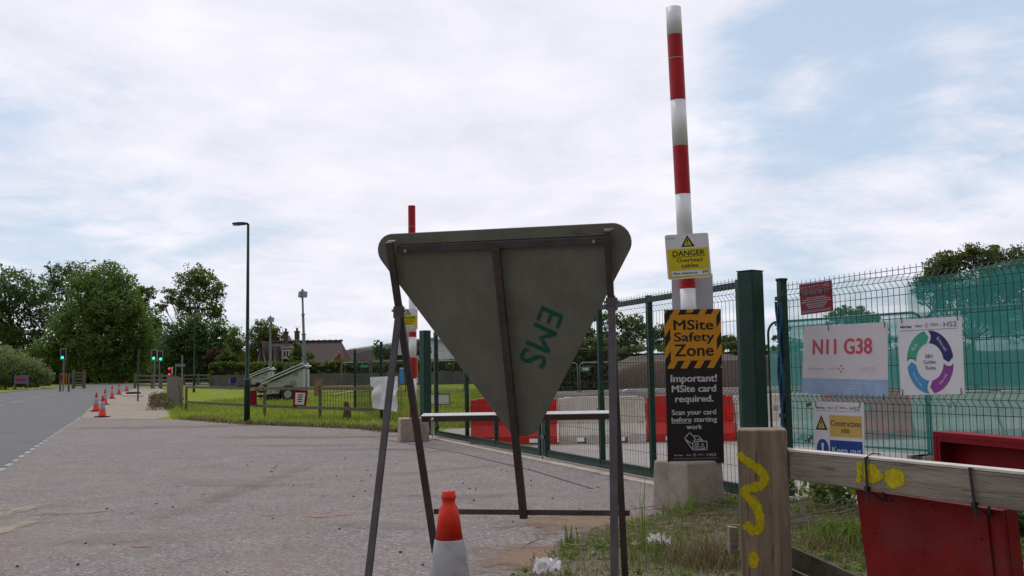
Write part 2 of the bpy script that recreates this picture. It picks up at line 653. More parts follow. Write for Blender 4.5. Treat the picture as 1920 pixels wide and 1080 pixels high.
REDINK = M('red ink', (.5, .02, .05), .45, .05, 5)
MAROON = M('maroon sign face', (.22, .008, .022), .45, .12, 5)
REDBD = M('dark red paint', (.19, .010, .008), .6, .25, 5, spec=.12, bump=.08, bscale=40, dirt=(.12, .045, .040), dirt_amt=.5, dirt_scale=7, streak=.3)
REDBX = M('box red paint', (.23, .008, .016), .55, .2, 5, spec=.15, bump=.05, bscale=40, dirt=(.13, .01, .02), dirt_amt=.4, dirt_scale=5)
YPAINT = M('yellow spray paint', (.46, .37, .012), .7, .25, 30, spec=.15)
GPAINT = M('green spray paint', (.010, .15, .085), .6, .25, 60)
WHITEP = M('worn white paint', (.34, .335, .32), .8, .25, 30, dirt=(.12, .12, .12), dirt_amt=1.0, dirt_scale=5)
CABLE = M('cable tie plastic', (.02, .014, .016), .4, .1, 5)
SHEETW = M('white plastic sheet', (.62, .61, .64), .45, .1, 4, .15, 12)
LITTER = M('white litter', (.72, .70, .70), .5, .1, 20)
ROOF = M('roof tiles', (.068, .042, .042), .8, .25, 3, .4, 6, dirt=(.07, .05, .05), dirt_amt=.5, dirt_scale=1.3)
BRICK = M('brick wall', (.22, .085, .06), .85, .25, 5, .3, 10)
RENDER = M('white render', (.60, .58, .55), .85, .1, 2, dirt=(.4, .38, .35), dirt_amt=.4, dirt_scale=1)
GLASS = M('window glass', (.03, .035, .04), .12, .1, 3)
CLAD = M('pale cladding', (.78, .80, .86), .5, .06, 2)
BOARDF = M('grey fence boards', (.135, .125, .12), .85, .25, 2, .3, 20, streak=.6)
TRAILW = M('trailer panel', (.40, .43, .41), .45, .1, 2, dirt=(.36, .36, .32), dirt_amt=.4, dirt_scale=2)
MASTM = M('mast steel', (.20, .24, .25), .5, .15, 6, metal=.3)
BARK = M('bark', (.075, .06, .045), .9, .3, 4, .6, 20)
TWIG = M('dry twig', (.22, .18, .14), .9, .3, 20)
WOODP = wood_mat('weathered post wood', (.14, .100, .070), (.315, .238, .172), 'z')
WOODR = wood_mat('weathered rail wood', (.125, .098, .074), (.295, .245, .190), 'x', .55, .4)
WOODD = wood_mat('dark board wood', (.085, .07, .05), (.17, .14, .10), 'x')
WOODF = wood_mat('fence wood', (.10, .082, .062), (.21, .175, .14), 'z')
G_ON = glow_mat('green lamp', (.02, 1.0, .42), 2.2)
R_ON = glow_mat('red lamp', (1.0, .02, .05), 1.6)
LENS = M('dark red lens', (.10, .01, .015), .3, .1, 10)
SPRAY = patch_mat('yellow overspray', (.50, .40, .014), 70, .93)
NET1 = net_mat('green netting', (.11, .42, .38), .55)
NET3 = net_mat('thin green netting', (.11, .42, .38), .30)
NET2 = net_mat('green netting doubled', (.07, .34, .31), .46)
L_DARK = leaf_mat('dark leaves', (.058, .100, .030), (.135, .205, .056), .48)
L_MID = leaf_mat('mid leaves', (.078, .130, .030), (.205, .29, .065), .5)
L_LITE = leaf_mat('light leaves', (.05, .085, .015), (.14, .20, .035), .32)
L_RED = leaf_mat('copper leaves', (.045, .022, .022), (.12, .06, .04), .3)
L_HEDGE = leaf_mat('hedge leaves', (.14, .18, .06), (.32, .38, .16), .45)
L_OLIVE = leaf_mat('yellowing leaves', (.062, .092, .018), (.18, .21, .042), .45)
BLADE = leaf_mat('grass blades', (.07, .115, .016), (.21, .29, .05), .4)
BLADEF = leaf_mat('field blades', (.17, .22, .026), (.36, .43, .07), .45)
DRYBL = leaf_mat('dry blades', (.10, .078, .036), (.28, .225, .115), .3)

# ------------------------------------------------------------------ ground
def xy(p): return (p.x, p.y)
base = MB()
ys = [-60, 34, 110, 130, 4000]
for a, b in zip(ys, ys[1:]):
    za, zb = zt(a), zt(b)
    base.quad((-2500, a, za), (2500, a, za), (2500, b, zb), (-2500, b, zb))
tag(base.build('ground', FIELDM, fix=False), kind='structure')

A0, A1 = g(0, 884), g(150, 783)
dirA = (A1 - A0).normalized()
roadR = [A0 - dirA * 30, A0, A1] + [g(*q) for q in ((162, 770), (178, 757), (203, 744), (228, 735), (252, 727.5), (275, 724))]
roadL = [g(*q) for q in ((-300, 764), (-150, 750), (0, 737.5), (72, 730), (110, 726), (143, 723), (200, 720.5))]
roadR2 = roadR + [Vector((roadR[-1].x + 12, roadR[-1].y + 9, 0)), Vector((40, 135, 0))]
roadL2 = roadL + [Vector((-30, 142, 0)), Vector((40, 150, 0))]
pts = [(-60, -30)] + [xy(p) for p in roadR2][0:] + [xy(p) for p in roadL2][::-1]
pts = [xy(p) for p in roadR2] + [xy(p) for p in roadL2][::-1] + [(roadL[0].x - 20, -28)]
sheet('road', pts, .004, ROADM)

gl = lambda px, py: g(px, py)
apron_edge = [g(150, 783), g(260, 787), g(345, 787), g(470, 797), g(560, 800), g(700, 806), g(745, 812)]
GL, GM, GR_ = g(813, 820), g(1012, 862), g(1237, 906)
gdir = (GR_ - GL).normalized()
GPOST_R = Vector((2.29, 9.70, 0))
GPOST_L = GL - gdir * .25
pts = [xy(A0 - dirA * 30), xy(A0)] + [xy(p) for p in apron_edge] + [xy(GPOST_L + Vector((-.1, .6, 0))), xy(GPOST_L), xy(GPOST_R), (3.4, 8.0), (4.5, 2), (5, -28)]
sheet('access_apron', pts, .008, ASPHALT)
# gravel strip beside the road
gp_ = [g(150, 784)] + [g(*q) for q in ((162, 771), (178, 758), (203, 745), (228, 736), (252, 728.5), (300, 727), (318, 738), (300, 752), (312, 770), (318, 782), (290, 786.5))]
sheet('gravel_path', [xy(p) for p in gp_], .006, GRAVELM)
# yard inside the gates
nrm = Vector((-gdir.y, gdir.x, 0))
if nrm.x < 0: nrm = -nrm
yard = [GPOST_L + nrm * .1, GPOST_R + nrm * .1, Vector((3.0, 9.8, 0)), Vector((6.2, 3.5, 0)), Vector((16, 3, 0)), Vector((22, 30, 0)), Vector((3, 27, 0)), Vector((-1.6, 24, 0))]
sheet('site_yard', [xy(p) for p in yard], .005, YARDM)
sheet('site_earth', [(-1.2, 26), (3, 25.5), (22, 28), (60, 33), (60, 120), (4, 120), (0, 60), (-1, 40)], .003, EARTHM)
# threshold strip under the gates
kb = MB()
kb.hexa([GPOST_L - nrm * .22, GPOST_R - nrm * .22 + gdir * .1, GPOST_R + nrm * .14, GPOST_L + nrm * .14] +
        [p + Vector((0, 0, .035)) for p in (GPOST_L - nrm * .22, GPOST_R - nrm * .22 + gdir * .1, GPOST_R + nrm * .14, GPOST_L + nrm * .14)])
tag(kb.build('concrete_kerb', KERBM, bevel=.008), kind='structure')
# road kerbs: low upstands by gravel and far verge
kk = MB()
for a, b in zip(roadL[:-1], roadL[1:]):
    kk.bar(a + Vector((0, 0, .05)), b + Vector((0, 0, .05)), .14, .10)
tag(kk.build('road_kerb', KERBM), kind='structure')

# markings
mk = MB()
def dash(a, b, w):
    a, b = Vector((a.x, a.y, 0)), Vector((b.x, b.y, 0))
    d = (b - a).normalized()
    s = Vector((-d.y, d.x, 0)) * w / 2
    q = [a - s, b - s, b + s, a + s]
    mk.quad(*[(p.x, p.y, zt(p.y) + .013) for p in q])
L = (A1 - A0).length
k = 0.0
while k < L + 12:
    p0 = A1 - dirA * k
    dash(p0, p0 - dirA * .55, .085)
    k += .95
for a, b in (((22, 756), (47, 751.5)), ((57, 747.5), (76, 744)), ((-30, 767), (6, 759.5)), ((96, 741), (112, 738.6))):
    dash(g(*a), g(*b), .11)
tag(mk.build('road_markings', WHITEP, fix=False), kind='structure')

# worn patches on the apron
PM1 = patch_mat('cream paint smear', (.36, .31, .25), 4, .8)
PM2 = patch_mat('orange stain', (.42, .20, .10), 9, .6)
PM3 = patch_mat('earth spill', (.24, .165, .115), 2.5, .85)
for (x0, x1, y0, y1) in ((-20, 50, 953, 975), (-30, 25, 985, 1012)):
    a, b = g(x0, (y0 + y1) / 2), g(x1, (y0 + y1) / 2)
    c = g((x0 + x1) / 2, (y0 + y1) / 2)
    dd = abs(g(x0, y0).y - g(x0, y1).y)
    stain('paint_smear', c, (b.x - a.x) * .85, dd * 1.7, PM1)
c = g(120, 962); stain('paint_smear', c, .8, .42, patch_mat('grey paint smear', (.33, .29, .245), 4, .7))
for x, y, r in ((600, 971, .22), (500, 969, .12), (265, 1027, .14), (265, 924, .1), (185, 979, .1), (640, 968, .12)):
    stain('orange_stain', g(x, y), r, r * .55, PM2, lift=.015)
stain('earth_spill', g(1150, 985), 1.5, 1.1, PM3, R(-28), .016)
stain('earth_spill', g(1010, 1050), 1.0, 1.0, PM3, R(-50), .017)
stain('earth_spill', g(620, 818), 4.5, 1.5, patch_mat('dust spill', (.27, .215, .175), 1.5, .7), R(-8), .018)
stain('earth_spill', g(330, 800), 5, 1.6, MATS['dust spill'], R(4), .019)

TRK = patch_mat('tyre dirt', (.15, .13, .12), 2.6, .16)
for (x0, y0, x1, y1, w_) in ((120, 1040, 620, 860, .22), (640, 900, 1000, 868, .14), (560, 850, 900, 838, .2)):
    a, b = g(x0, y0), g(x1, y1)
    stain('tyre_marks', (a + b) / 2, (b - a).length * .62, w_ * 1.6, TRK, math.atan2(b.y - a.y, b.x - a.x), lift=.0205 + random.random() * .001)
LGT = patch_mat('pale dust', (.32, .275, .25), 1.6, .28)
for x, y, rx_, ry_ in ((420, 905, 2.2, .7), (880, 930, 1.2, .6), (250, 1010, 1.1, .6), (560, 835, 3, .8), (700, 985, .9, .5)):
    stain('pale_dust', g(x, y), rx_, ry_, LGT, random.uniform(-.6, .3), lift=.023 + random.random() * .001)
sl_ = MB()
for (pp) in (((640, 812), (760, 832), (860, 850), (1000, 884), (1110, 918)), ((830, 848), (700, 842), (560, 846))):
    P = [g(*q) for q in pp]
    for a, b in zip(P, P[1:]):
        d = (b - a).normalized(); n2 = Vector((-d.y, d.x, 0)) * .018
        sl_.quad(*[(q.x, q.y, .0125) for q in (a - n2, b - n2, b + n2, a + n2)])
tag(sl_.build('tarmac_joint', M('bitumen joint', (.035, .033, .033), .6, .3, 9), fix=False), kind='structure')

# verge mound (bare soil and weeds) at the right
vp = [g(900, 1120), g(960, 1078), g(1030, 1030), g(1090, 1002), g(1170, 985), g(1240, 962), g(1300, 930), g(1370, 928)]
VPOLY = [(-.75, 4.0), (-.35, 5.2)] + [xy(p) for p in vp] + [(2.5, 9.75), (2.8, 9.95), (4.2, 7.6), (5.6, 4.6), (5.6, -2), (-.9, -2)]


def inpoly(x, y, P):
    c = False
    for (x0, y0), (x1, y1) in zip(P, P[1:] + P[:1]):
        if (y0 > y) != (y1 > y) and x < (x1 - x0) * (y - y0) / (y1 - y0) + x0:
            c = not c
    return c


def polydist(x, y, P):
    best = 9e9
    for (x0, y0), (x1, y1) in zip(P, P[1:] + P[:1]):
        dx, dy = x1 - x0, y1 - y0
        t_ = max(0, min(1, ((x - x0) * dx + (y - y0) * dy) / (dx * dx + dy * dy)))
        best = min(best, math.hypot(x - x0 - dx * t_, y - y0 - dy * t_))
    return best


def vz(x, y):
    if not inpoly(x, y, VPOLY): return 0.0
    e = min(1, polydist(x, y, VPOLY) / .5)
    e = e * e * (3 - 2 * e)
    return .012 + e * (.05 + .035 * mnoise.noise(Vector((x * 1.3, y * 1.3, 0))) + .02 * mnoise.noise(Vector((x * 5, y * 5, 3))))


bm = bmesh.new()
step = .1
grid = {}
X0, Y0 = -1.0, -2.0
for i in range(int(6.8 / step)):
    for j in range(int(12.2 / step)):
        x, y = X0 + i * step, Y0 + j * step
        if inpoly(x + step / 2, y + step / 2, VPOLY):
            vs = []
            for a, b in ((i, j), (i + 1, j), (i + 1, j + 1), (i, j + 1)):
                if (a, b) not in grid:
                    xx, yy = X0 + a * step, Y0 + b * step
                    xx += .03 * mnoise.noise(Vector((xx * 9, yy * 9, 7)))
                    yy += .03 * mnoise.noise(Vector((xx * 9, yy * 9, 17)))
                    zz = vz(xx, yy)
                    grid[(a, b)] = bm.verts.new((xx, yy, zz if zz > 0 else .0095))
                vs.append(grid[(a, b)])
            bm.faces.new(vs)
me = bpy.data.meshes.new('verge')
bm.to_mesh(me); bm.free()
for p in me.polygons: p.use_smooth = True
me.materials.append(VERGEM)
o = bpy.data.objects.new('verge', me); C.objects.link(o); tag(o, kind='structure')


# ------------------------------------------------------------------ grass blades
def blades(name, pos, h, mat, rs, w=.006, lean=.5, dry=.05, label=None, cat='grass', tint=None):
    n = len(pos)
    pos = np.asarray(pos, dtype=float)
    hh = h[0] + (h[1] - h[0]) * rs.random(n) ** 1.6
    az = rs.random(n) * 2 * math.pi
    az2 = rs.random(n) * 2 * math.pi
    ln = hh * lean * rs.random(n)
    side = np.stack([np.cos(az), np.sin(az), 0 * az], 1)
    ld = np.stack([np.cos(az2), np.sin(az2), 0 * az], 1)
    ww = (w * (.6 + .8 * rs.random(n)))[:, None]
    p0a, p0b = pos - side * ww, pos + side * ww
    mid = pos + ld * (ln * .35)[:, None] + np.array([0, 0, 1]) * (hh * .6)[:, None]
    ma, mb_ = mid - side * ww * .7, mid + side * ww * .7
    tip = pos + ld * ln[:, None] + np.array([0, 0, 1]) * (hh * (1 - .25 * rs.random(n)))[:, None]
    ta, tb = tip - side * ww * .12, tip + side * ww * .12
    V = np.stack([p0a, p0b, mb_, ma, ma, mb_, tb, ta], 1).reshape(-1, 3)
    t0 = rs.random(n) if tint is None else tint
    T = np.stack([t0, (rs.random(n) < dry) * 1.0], 1)
    T = np.repeat(T, 2, axis=0)
    o = quads_mesh(name, V, T, mat)
    tag(o, label, cat, None, 'stuff')
    return o


def verge_pts(n, dens, rs):
    out = []
    while len(out) < n:
        x, y = rs.uniform(-.9, 5.5), rs.uniform(1.5, 10.2)
        if inpoly(x, y, VPOLY) and rs.random() < dens(x, y):
            out.append((x, y, max(vz(x, y) - .008, 0)))
    return out


rs = np.random.default_rng(3)
def dn(f, off): return lambda x, y: max(0, min(1, .42 + 1.5 * mnoise.noise(Vector((x * f + off, y * f, off)))))
fade = lambda x, y: min(1, polydist(x, y, VPOLY) / .35 + .12)
blades('grass', verge_pts(30000, lambda x, y: (dn(1.6, 2)(x, y) + .15) * fade(x, y), rs), (.015, .10), BLADE, rs, w=.0034, lean=1.2, dry=.15,
       label='green grass tufts growing on the verge', cat='grass')
blades('dry_grass', verge_pts(15000, lambda x, y: (.9 if x > 1.35 else .5) * dn(1.1, 9)(x, y) * fade(x, y), rs), (.02, .12), DRYBL, rs, w=.0028, lean=1.8,
       dry=.0, label='dry straw coloured grass on the verge', cat='dry grass')
# short grass and crumbs of soil along the whole verge
blades('low_grass', verge_pts(16000, lambda x, y: fade(x, y) * .8, rs), (.012, .05), BLADE, rs, w=.0035, lean=1.5, dry=.45,
       label='very short patchy grass between the tufts', cat='grass')


def tuft(px, py, n, r, h, mat, label, cat='weed', name='grass_tuft', w=.005, lean=.6, dry=.03):
    c = onplane(px, py, Vector((0, 0, .05)), Vector((0, 0, 1)))
    p = [(c.x + rs.normal() * r, c.y + rs.normal() * r, max(0, vz(c.x, c.y) - .01)) for _ in range(n)]
    return blades(name, p, h, mat, rs, w=w, lean=lean, dry=dry, label=label, cat=cat)


tuft(1590, 1028, 600, .11, (.10, .26), BLADE, 'thick bright green grass tuft behind the wooden rail', w=.006, lean=.9)
tuft(1290, 968, 90, .10, (.1, .3), BLADE, 'thin grass at the foot of the concrete block', w=.004, lean=.9)
tuft(1065, 1020, 16, .03, (.1, .3), BLADE, 'broad bladed green weed left of the sign legs', w=.009, lean=.5)
tuft(1208, 1035, 12, .02, (.3, .72), BLADE, 'tall dark grass stalk right of the sign leg', w=.0035, lean=.25)
tuft(1215, 1050, 60, .09, (.08, .3), BLADE, 'spiky grass beside the tall stalk', w=.004, lean=.9)
tuft(1540, 1040, 160, .12, (.06, .2), DRYBL, 'dry straw behind the wooden post', w=.003, lean=1.3)
tuft(1340, 1060, 700, .16, (.08, .22), DRYBL, 'dense straw coloured grass beside the wooden post', w=.003, lean=.9)

# field grass
def field_pts(n, rs):
    out = []
    E = [xy(p) for p in apron_edge]
    while len(out) < n:
        y = 23 + 45 * rs.random() ** 1.5
        x = rs.uniform(-.42 * y, -.02 * y)
        # beyond the apron edge
        edge = None
        for (x0, y0), (x1, y1) in zip(E, E[1:]):
            if x0 <= x <= x1:
                edge = y0 + (y1 - y0) * (x - x0) / (x1 - x0)
        if edge is None: edge = E[-1][1] - (x - E[-1][0]) * 2.9 if x > E[-1][0] else 1e9
        if x > E[-1][0]: edge = 24.5
        if y < edge + .05: continue
        if x > GL.x - .35 * (y - GL.y) * -1 and False: continue
        px_ = 960 + x / y * 1900
        if px_ < 318 + 8 * rs.random(): continue
        out.append((x, y, zt(y)))
    return out


fp = field_pts(42000, rs)
ft = np.array([.5 + .9 * mnoise.noise(Vector((p[0] * .35, p[1] * .25, 0))) + .25 * rs.normal() for p in fp]).clip(0, 1)
blades('field_grass', fp, (.05, .20), BLADEF, rs, w=.018, lean=.6, dry=.10, label='rough green grass of the field behind the rail fence', cat='grass', tint=ft)
# ragged brownish weeds along the apron edge
ed = []
for a, b in zip(apron_edge[2:], apron_edge[3:]):
    for _ in range(1300):
        t_ = rs.random()
        p = a.lerp(b, t_)
        ed.append((p.x + rs.normal() * .15, p.y + abs(rs.normal()) * .35 + .02, zt(p.y)))
blades('edge_weeds', ed, (.04, .16), DRYBL, rs, w=.016, lean=1.0, dry=0, label='brown dead grass along the tarmac edge', cat='dry grass')
# white flowers in the field
V, T = leaf_cloud([tuple(g(rs.uniform(395, 432), rs.uniform(727, 748)) + Vector((0, 0, .15))) for _ in range(26)], [.12] * 26, [5] * 26, .05, rs)
tag(quads_mesh('white_flowers', V, T, SIGNW2), 'small white flowers dotted in the field grass', 'flowers', None, 'stuff')

# ------------------------------------------------------------------ trees
def tree(name, px, Y, lobes, n, leaf, mat, label, cat='tree', group=None, trunk_px=None, gap=.0, seed=1, base_py=None, clump=.9, flat=.75, show_limbs=True, fill=2.2):
    """lobes: (px, py, radius_px) seen from here; each becomes a ball of leaf clumps at real size"""
    rs = np.random.default_rng(seed)
    n *= fill; leaf *= .84
    s = Y / F_PX
    bx = at(px, 700, Y).x
    root = thing(name, (bx, Y, zt(Y)), label, cat, group)
    tot = sum(l[2] ** 2 for l in lobes)
    cs, rads, ks = [], [], []
    lob3 = []
    for (lx, ly, lr) in lobes:
        c = at(lx, ly, Y) - Vector(root.location)
        r = lr * s
        c.y += rs.uniform(-.5, .5) * r
        lob3.append((c, r))
        nl = n * lr ** 2 / tot
        per = 26
        for _ in range(max(3, int(nl / per))):
            d = rs.normal(size=3); d /= np.linalg.norm(d)
            rr = r * (rs.random() ** .4) * (1 - gap * 0)
            p = (c.x + d[0] * rr, c.y + d[1] * rr, c.z + d[2] * rr * .95)
            if p[2] < .2: continue
            cs.append(p); rads.append(min(clump * 1.25, r * .5) * rs.uniform(.5, 1.2)); ks.append(int(per * rs.uniform(.6, 1.4)))
        # stray tips give the outline its ragged edge
        for _ in range(max(2, int(nl / 260))):
            d = rs.normal(size=3); d[1] *= .4; d /= np.linalg.norm(d)
            rr = r * rs.uniform(1.0, 1.18)
            cs.append((c.x + d[0] * rr, c.y + d[1] * rr, max(.3, c.z + d[2] * rr))); rads.append(clump * .35); ks.append(10)
    V, T = leaf_cloud(cs, rads, ks, leaf, rs, flat)
    quads_mesh('crown', V, T, mat, root)
    H = max(c.z + r for c, r in lob3)
    tb = MB()
    tr = max(.07, H * .020)
    top = Vector((sum(c.x for c, r in lob3) / len(lob3), 0, H * .62))
    tb.tube([(0, 0, -.1), (top.x * .15, .05, H * .2), (top.x * .5, 0, H * .42), top], tr, 7, r1=tr * .35)
    if show_limbs:
        for c, r in lob3:
            a = Vector((top.x * .4, 0, H * .33))
            m_ = (a + c) / 2 + Vector((0, 0, -.06 * H))
            tb.tube([a, m_, c + Vector((0, 0, r * .1))], tr * .36, 5, r1=tr * .10)
            for _ in range(3):
                e = c + Vector((rs.uniform(-.55, .55) * r, rs.uniform(-.4, .4) * r, rs.uniform(-.1, .5) * r))
                tb.tube([m_.lerp(c, .6), (m_.lerp(c, .6) + e) / 2 + Vector((0, 0, .1 * r)), e], tr * .18, 4, r1=tr * .05)
    tb.build('trunk', BARK, root, smooth=True)
    return root


GT = 'trees beyond the bend of the road'
tree('broadleaf_tree', 30, 138, [(35, 545, 46), (2, 565, 44), (62, 555, 32), (20, 610, 48), (70, 600, 36), (-30, 590, 50), (0, 650, 45), (55, 655, 42), (-50, 540, 40)],
     9000, .42, L_DARK, 'dark broad tree at the far left of the road', group=GT, seed=11)
tree('broadleaf_tree', 120, 150, [(112, 520, 26), (138, 508, 22), (98, 545, 24), (130, 545, 24), (118, 580, 30), (95, 500, 10), (125, 620, 36)],
     2600, .40, L_DARK, 'thin crowned tree showing sky between the dark and the big tree', group=GT, seed=12)
tree('broadleaf_tree', 185, 132, [(190, 528, 42), (165, 540, 34), (228, 545, 32), (215, 575, 50), (150, 590, 46), (190, 620, 62), (240, 620, 46), (120, 625, 38),
                                 (140, 665, 42), (200, 680, 48), (250, 670, 40), (90, 660, 30), (248, 590, 30), (262, 640, 34)],
     19000, .42, L_MID, 'biggest tree, tall rounded green crown above the road bend', group=GT, seed=13)
tree('broadleaf_tree', 268, 142, [(262, 545, 18), (278, 552, 14), (255, 575, 22), (285, 600, 22), (300, 612, 16), (280, 640, 28), (295, 665, 28)],
     3200, .38, L_MID, 'ragged tree with a sparse top right of the big tree', group=GT, seed=14)
tree('broadleaf_tree', 368, 120, [(365, 515, 22), (350, 530, 22), (388, 525, 20), (335, 560, 20), (315, 552, 14), (372, 556, 26), (402, 545, 20), (415, 545, 10), (350, 585, 22), (400, 580, 20),
                                 (410, 600, 16), (305, 572, 12)],
     4600, .30, L_MID, 'open branched tree with sky between its limbs behind the second lamp post', group=GT, seed=15, clump=.7)
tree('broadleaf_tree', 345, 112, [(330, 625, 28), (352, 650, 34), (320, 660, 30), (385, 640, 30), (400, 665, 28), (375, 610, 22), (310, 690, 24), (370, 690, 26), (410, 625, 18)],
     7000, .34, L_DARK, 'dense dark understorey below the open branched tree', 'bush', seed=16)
tree('broadleaf_tree', 432, 140, [(436, 630, 22), (428, 650, 24), (450, 645, 16), (440, 670, 24)], 2200, .36, L_MID, 'small green tree between the open tree and the lamp column', group=GT, seed=17)
tree('broadleaf_tree', 497, 150, [(500, 620, 22), (488, 636, 26), (512, 634, 24), (535, 645, 16), (478, 660, 26), (520, 660, 28), (482, 606, 5)], 4200, .36, L_OLIVE,
     'olive green tree behind the left end of the house', group=GT, seed=18)
tree('copper_bush', 404, 101, [(402, 664, 13), (412, 672, 12), (394, 676, 12)], 1300, .24, L_RED, 'dark copper leaved bush left of the bright bush', 'bush', seed=19, clump=.4)
tree('bright_bush', 428, 98, [(428, 668, 12), (440, 674, 11), (418, 676, 12)], 1500, .22, L_LITE, 'bright yellow green bush above the hedge', 'bush', seed=20, clump=.4)
tree('garden_shrub', 560, 101, [(556, 650, 9), (562, 662, 12), (552, 668, 12), (566, 672, 12), (578, 668, 10)], 1500, .22, L_MID, 'leafy shrub in front of the house wall', 'bush', seed=21, clump=.4)
tree('dark_conifer', 727, 104, [(715, 662, 11), (730, 658, 12), (748, 660, 12), (765, 662, 14), (722, 675, 12), (745, 676, 14), (790, 655, 16)], 3200, .24, L_DARK,
     'dark clipped shrubs between the outbuilding and the red striped post', 'bush', seed=22, clump=.5, show_limbs=False)
tree('young_birch', 706, 100, [(706, 640, 4), (705, 648, 6), (707, 656, 7), (705, 665, 7)], 220, .18, L_OLIVE, 'slender young birch standing above the dark shrubs', 'tree', seed=23, clump=.3)
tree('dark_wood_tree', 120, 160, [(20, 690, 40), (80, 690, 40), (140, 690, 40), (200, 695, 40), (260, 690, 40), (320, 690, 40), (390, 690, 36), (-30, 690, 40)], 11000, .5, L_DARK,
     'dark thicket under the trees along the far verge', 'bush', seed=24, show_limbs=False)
# beyond the site
GS = 'trees behind the earth mound'
tree('field_tree', 1070, 88, [(1068, 640, 26), (1095, 628, 20), (1045, 650, 26), (1085, 655, 24), (1110, 640, 14)], 3600, .26, L_DARK, 'dark tree showing beside the tip of the triangular sign', group=GS, seed=31, clump=.6)
tree('field_tree', 1165, 95, [(1150, 600, 17), (1175, 612, 18), (1195, 605, 16), (1130, 600, 14), (1140, 630, 20), (1185, 640, 24), (1205, 625, 14), (1160, 655, 24), (1118, 590, 10)], 3400, .26, L_MID,
     'loose airy tree seen through the gate bars', group=GS, seed=32, clump=.5)
tree('field_tree', 1240, 100, [(1240, 622, 16), (1255, 640, 18), (1228, 645, 16), (1270, 655, 16)], 1500, .28, L_MID, 'small tree half behind the tall notice board', group=GS, seed=33, clump=.5)
tree('field_tree', 1365, 92, [(1362, 640, 14), (1378, 648, 16), (1345, 650, 14), (1395, 650, 14)], 1600, .26, L_MID, 'low round tree between notice board and gate post', group=GS, seed=34, clump=.5)
tree('field_tree', 1600, 78, [(1585, 588, 16), (1608, 592, 18), (1560, 598, 14), (1635, 600, 15), (1600, 620, 24), (1640, 630, 24), (1560, 630, 24)], 3400, .24, L_MID,
     'rounded tree top behind the green netting', group=GS, seed=35, clump=.5)
tree('field_tree', 1830, 52, [(1748, 506, 22), (1722, 532, 18), (1775, 492, 22), (1820, 474, 20), (1800, 495, 26), (1840, 482, 24), (1870, 480, 22), (1765, 512, 26), (1905, 490, 30), (1740, 530, 18), (1850, 520, 40), (1790, 540, 34), (1900, 540, 44), (1760, 560, 26), (1830, 570, 40), (1890, 600, 40), (1725, 560, 12), (1950, 520, 40)],
     15000, .15, L_OLIVE, 'large tree with yellowing leaves towering over the netting', group=GS, seed=36, clump=.42)
tree('field_tree', 1475, 90, [(1470, 612, 12), (1462, 635, 14), (1480, 650, 18)], 1000, .24, L_OLIVE, 'small browning tree beside the mesh fence post', group=GS, seed=37, clump=.5)


def hedge(name, p0, p1, depth, h, n, leaf, mat, label, seed, lump=.2):
    rs = np.random.default_rng(seed)
    a, b = Vector(p0), Vector(p1)
    d = (b - a); Ln = d.length; d.normalize()
    s_ = Vector((-d.y, d.x, 0))
    cs = []
    for _ in range(n // 22):
        t_ = rs.random() * Ln
        face = rs.random()
        hh = h * (1 + lump * mnoise.noise(Vector((t_ * .35, seed, 0))))
        if face < .4: u, z_ = rs.uniform(-.5, .5), 1.0
        elif face < .8: u, z_ = -.5 if rs.random() < .7 else .5, rs.random()
        else: u, z_ = rs.uniform(-.5, .5), rs.random()
        if z_ > .8: u *= 1 - (z_ - .8) * 1.2
        p = a + d * t_ + s_ * (u * depth)
        cs.append((p.x, p.y, zt(p.y) + max(.1, z_ * hh)))
    V, T = leaf_cloud(cs, [.32 * rs.uniform(.6, 1.3) for _ in cs], [22] * len(cs), leaf, rs)
    mid = (a + b) / 2
    V = V - np.array([mid.x, mid.y, zt(mid.y)])
    root = thing(name, (mid.x, mid.y, zt(mid.y)), label, 'hedge')
    quads_mesh('foliage', V, T, mat, root)
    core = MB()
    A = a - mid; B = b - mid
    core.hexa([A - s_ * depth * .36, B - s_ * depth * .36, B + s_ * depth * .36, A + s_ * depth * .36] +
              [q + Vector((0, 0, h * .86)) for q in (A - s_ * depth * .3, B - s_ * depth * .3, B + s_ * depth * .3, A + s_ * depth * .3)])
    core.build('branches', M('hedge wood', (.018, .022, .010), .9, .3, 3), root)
    return root


hedge('hedge', at(398, 715, 97).xy.to_3d(), at(905, 715, 97).xy.to_3d(), 1.6, 2.05, 16000, .24, L_OLIVE, 'long clipped garden hedge running behind the grey board fence', 5, .08)
tree('roadside_hedge', 10, 100, [(-40, 708, 20), (-10, 710, 18), (12, 711, 18), (32, 712, 17), (50, 714, 15), (68, 715, 13), (86, 716, 9), (-60, 680, 34), (-25, 676, 34), (10, 682, 32), (38, 690, 27), (62, 697, 22), (80, 704, 16), (20, 700, 24), (-20, 700, 26)], 22000, .20, L_HEDGE,
     'pale bushy hedge sloping down at the far left of the road', 'hedge', seed=41, show_limbs=False, clump=.6)
hedge('hedge', (.5, 57, 0), (5.3, 58, 0), 2.2, 2.75, 9000, .15, L_OLIVE, 'rough yellow green bushes left of the brown earth mound', 9, .15)
hedge('hedge', (5, 80, 0), (34, 76, 0), 3, 2.7, 12000, .24, L_OLIVE, 'field hedge on top behind the brown earth mound', 8, .3)
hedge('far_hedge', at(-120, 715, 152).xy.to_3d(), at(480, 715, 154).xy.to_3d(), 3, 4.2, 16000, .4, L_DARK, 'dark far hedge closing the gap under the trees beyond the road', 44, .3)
# ------------------------------------------------------------------ buildings
def P_(px, py, Y): return at(px, py, Y)


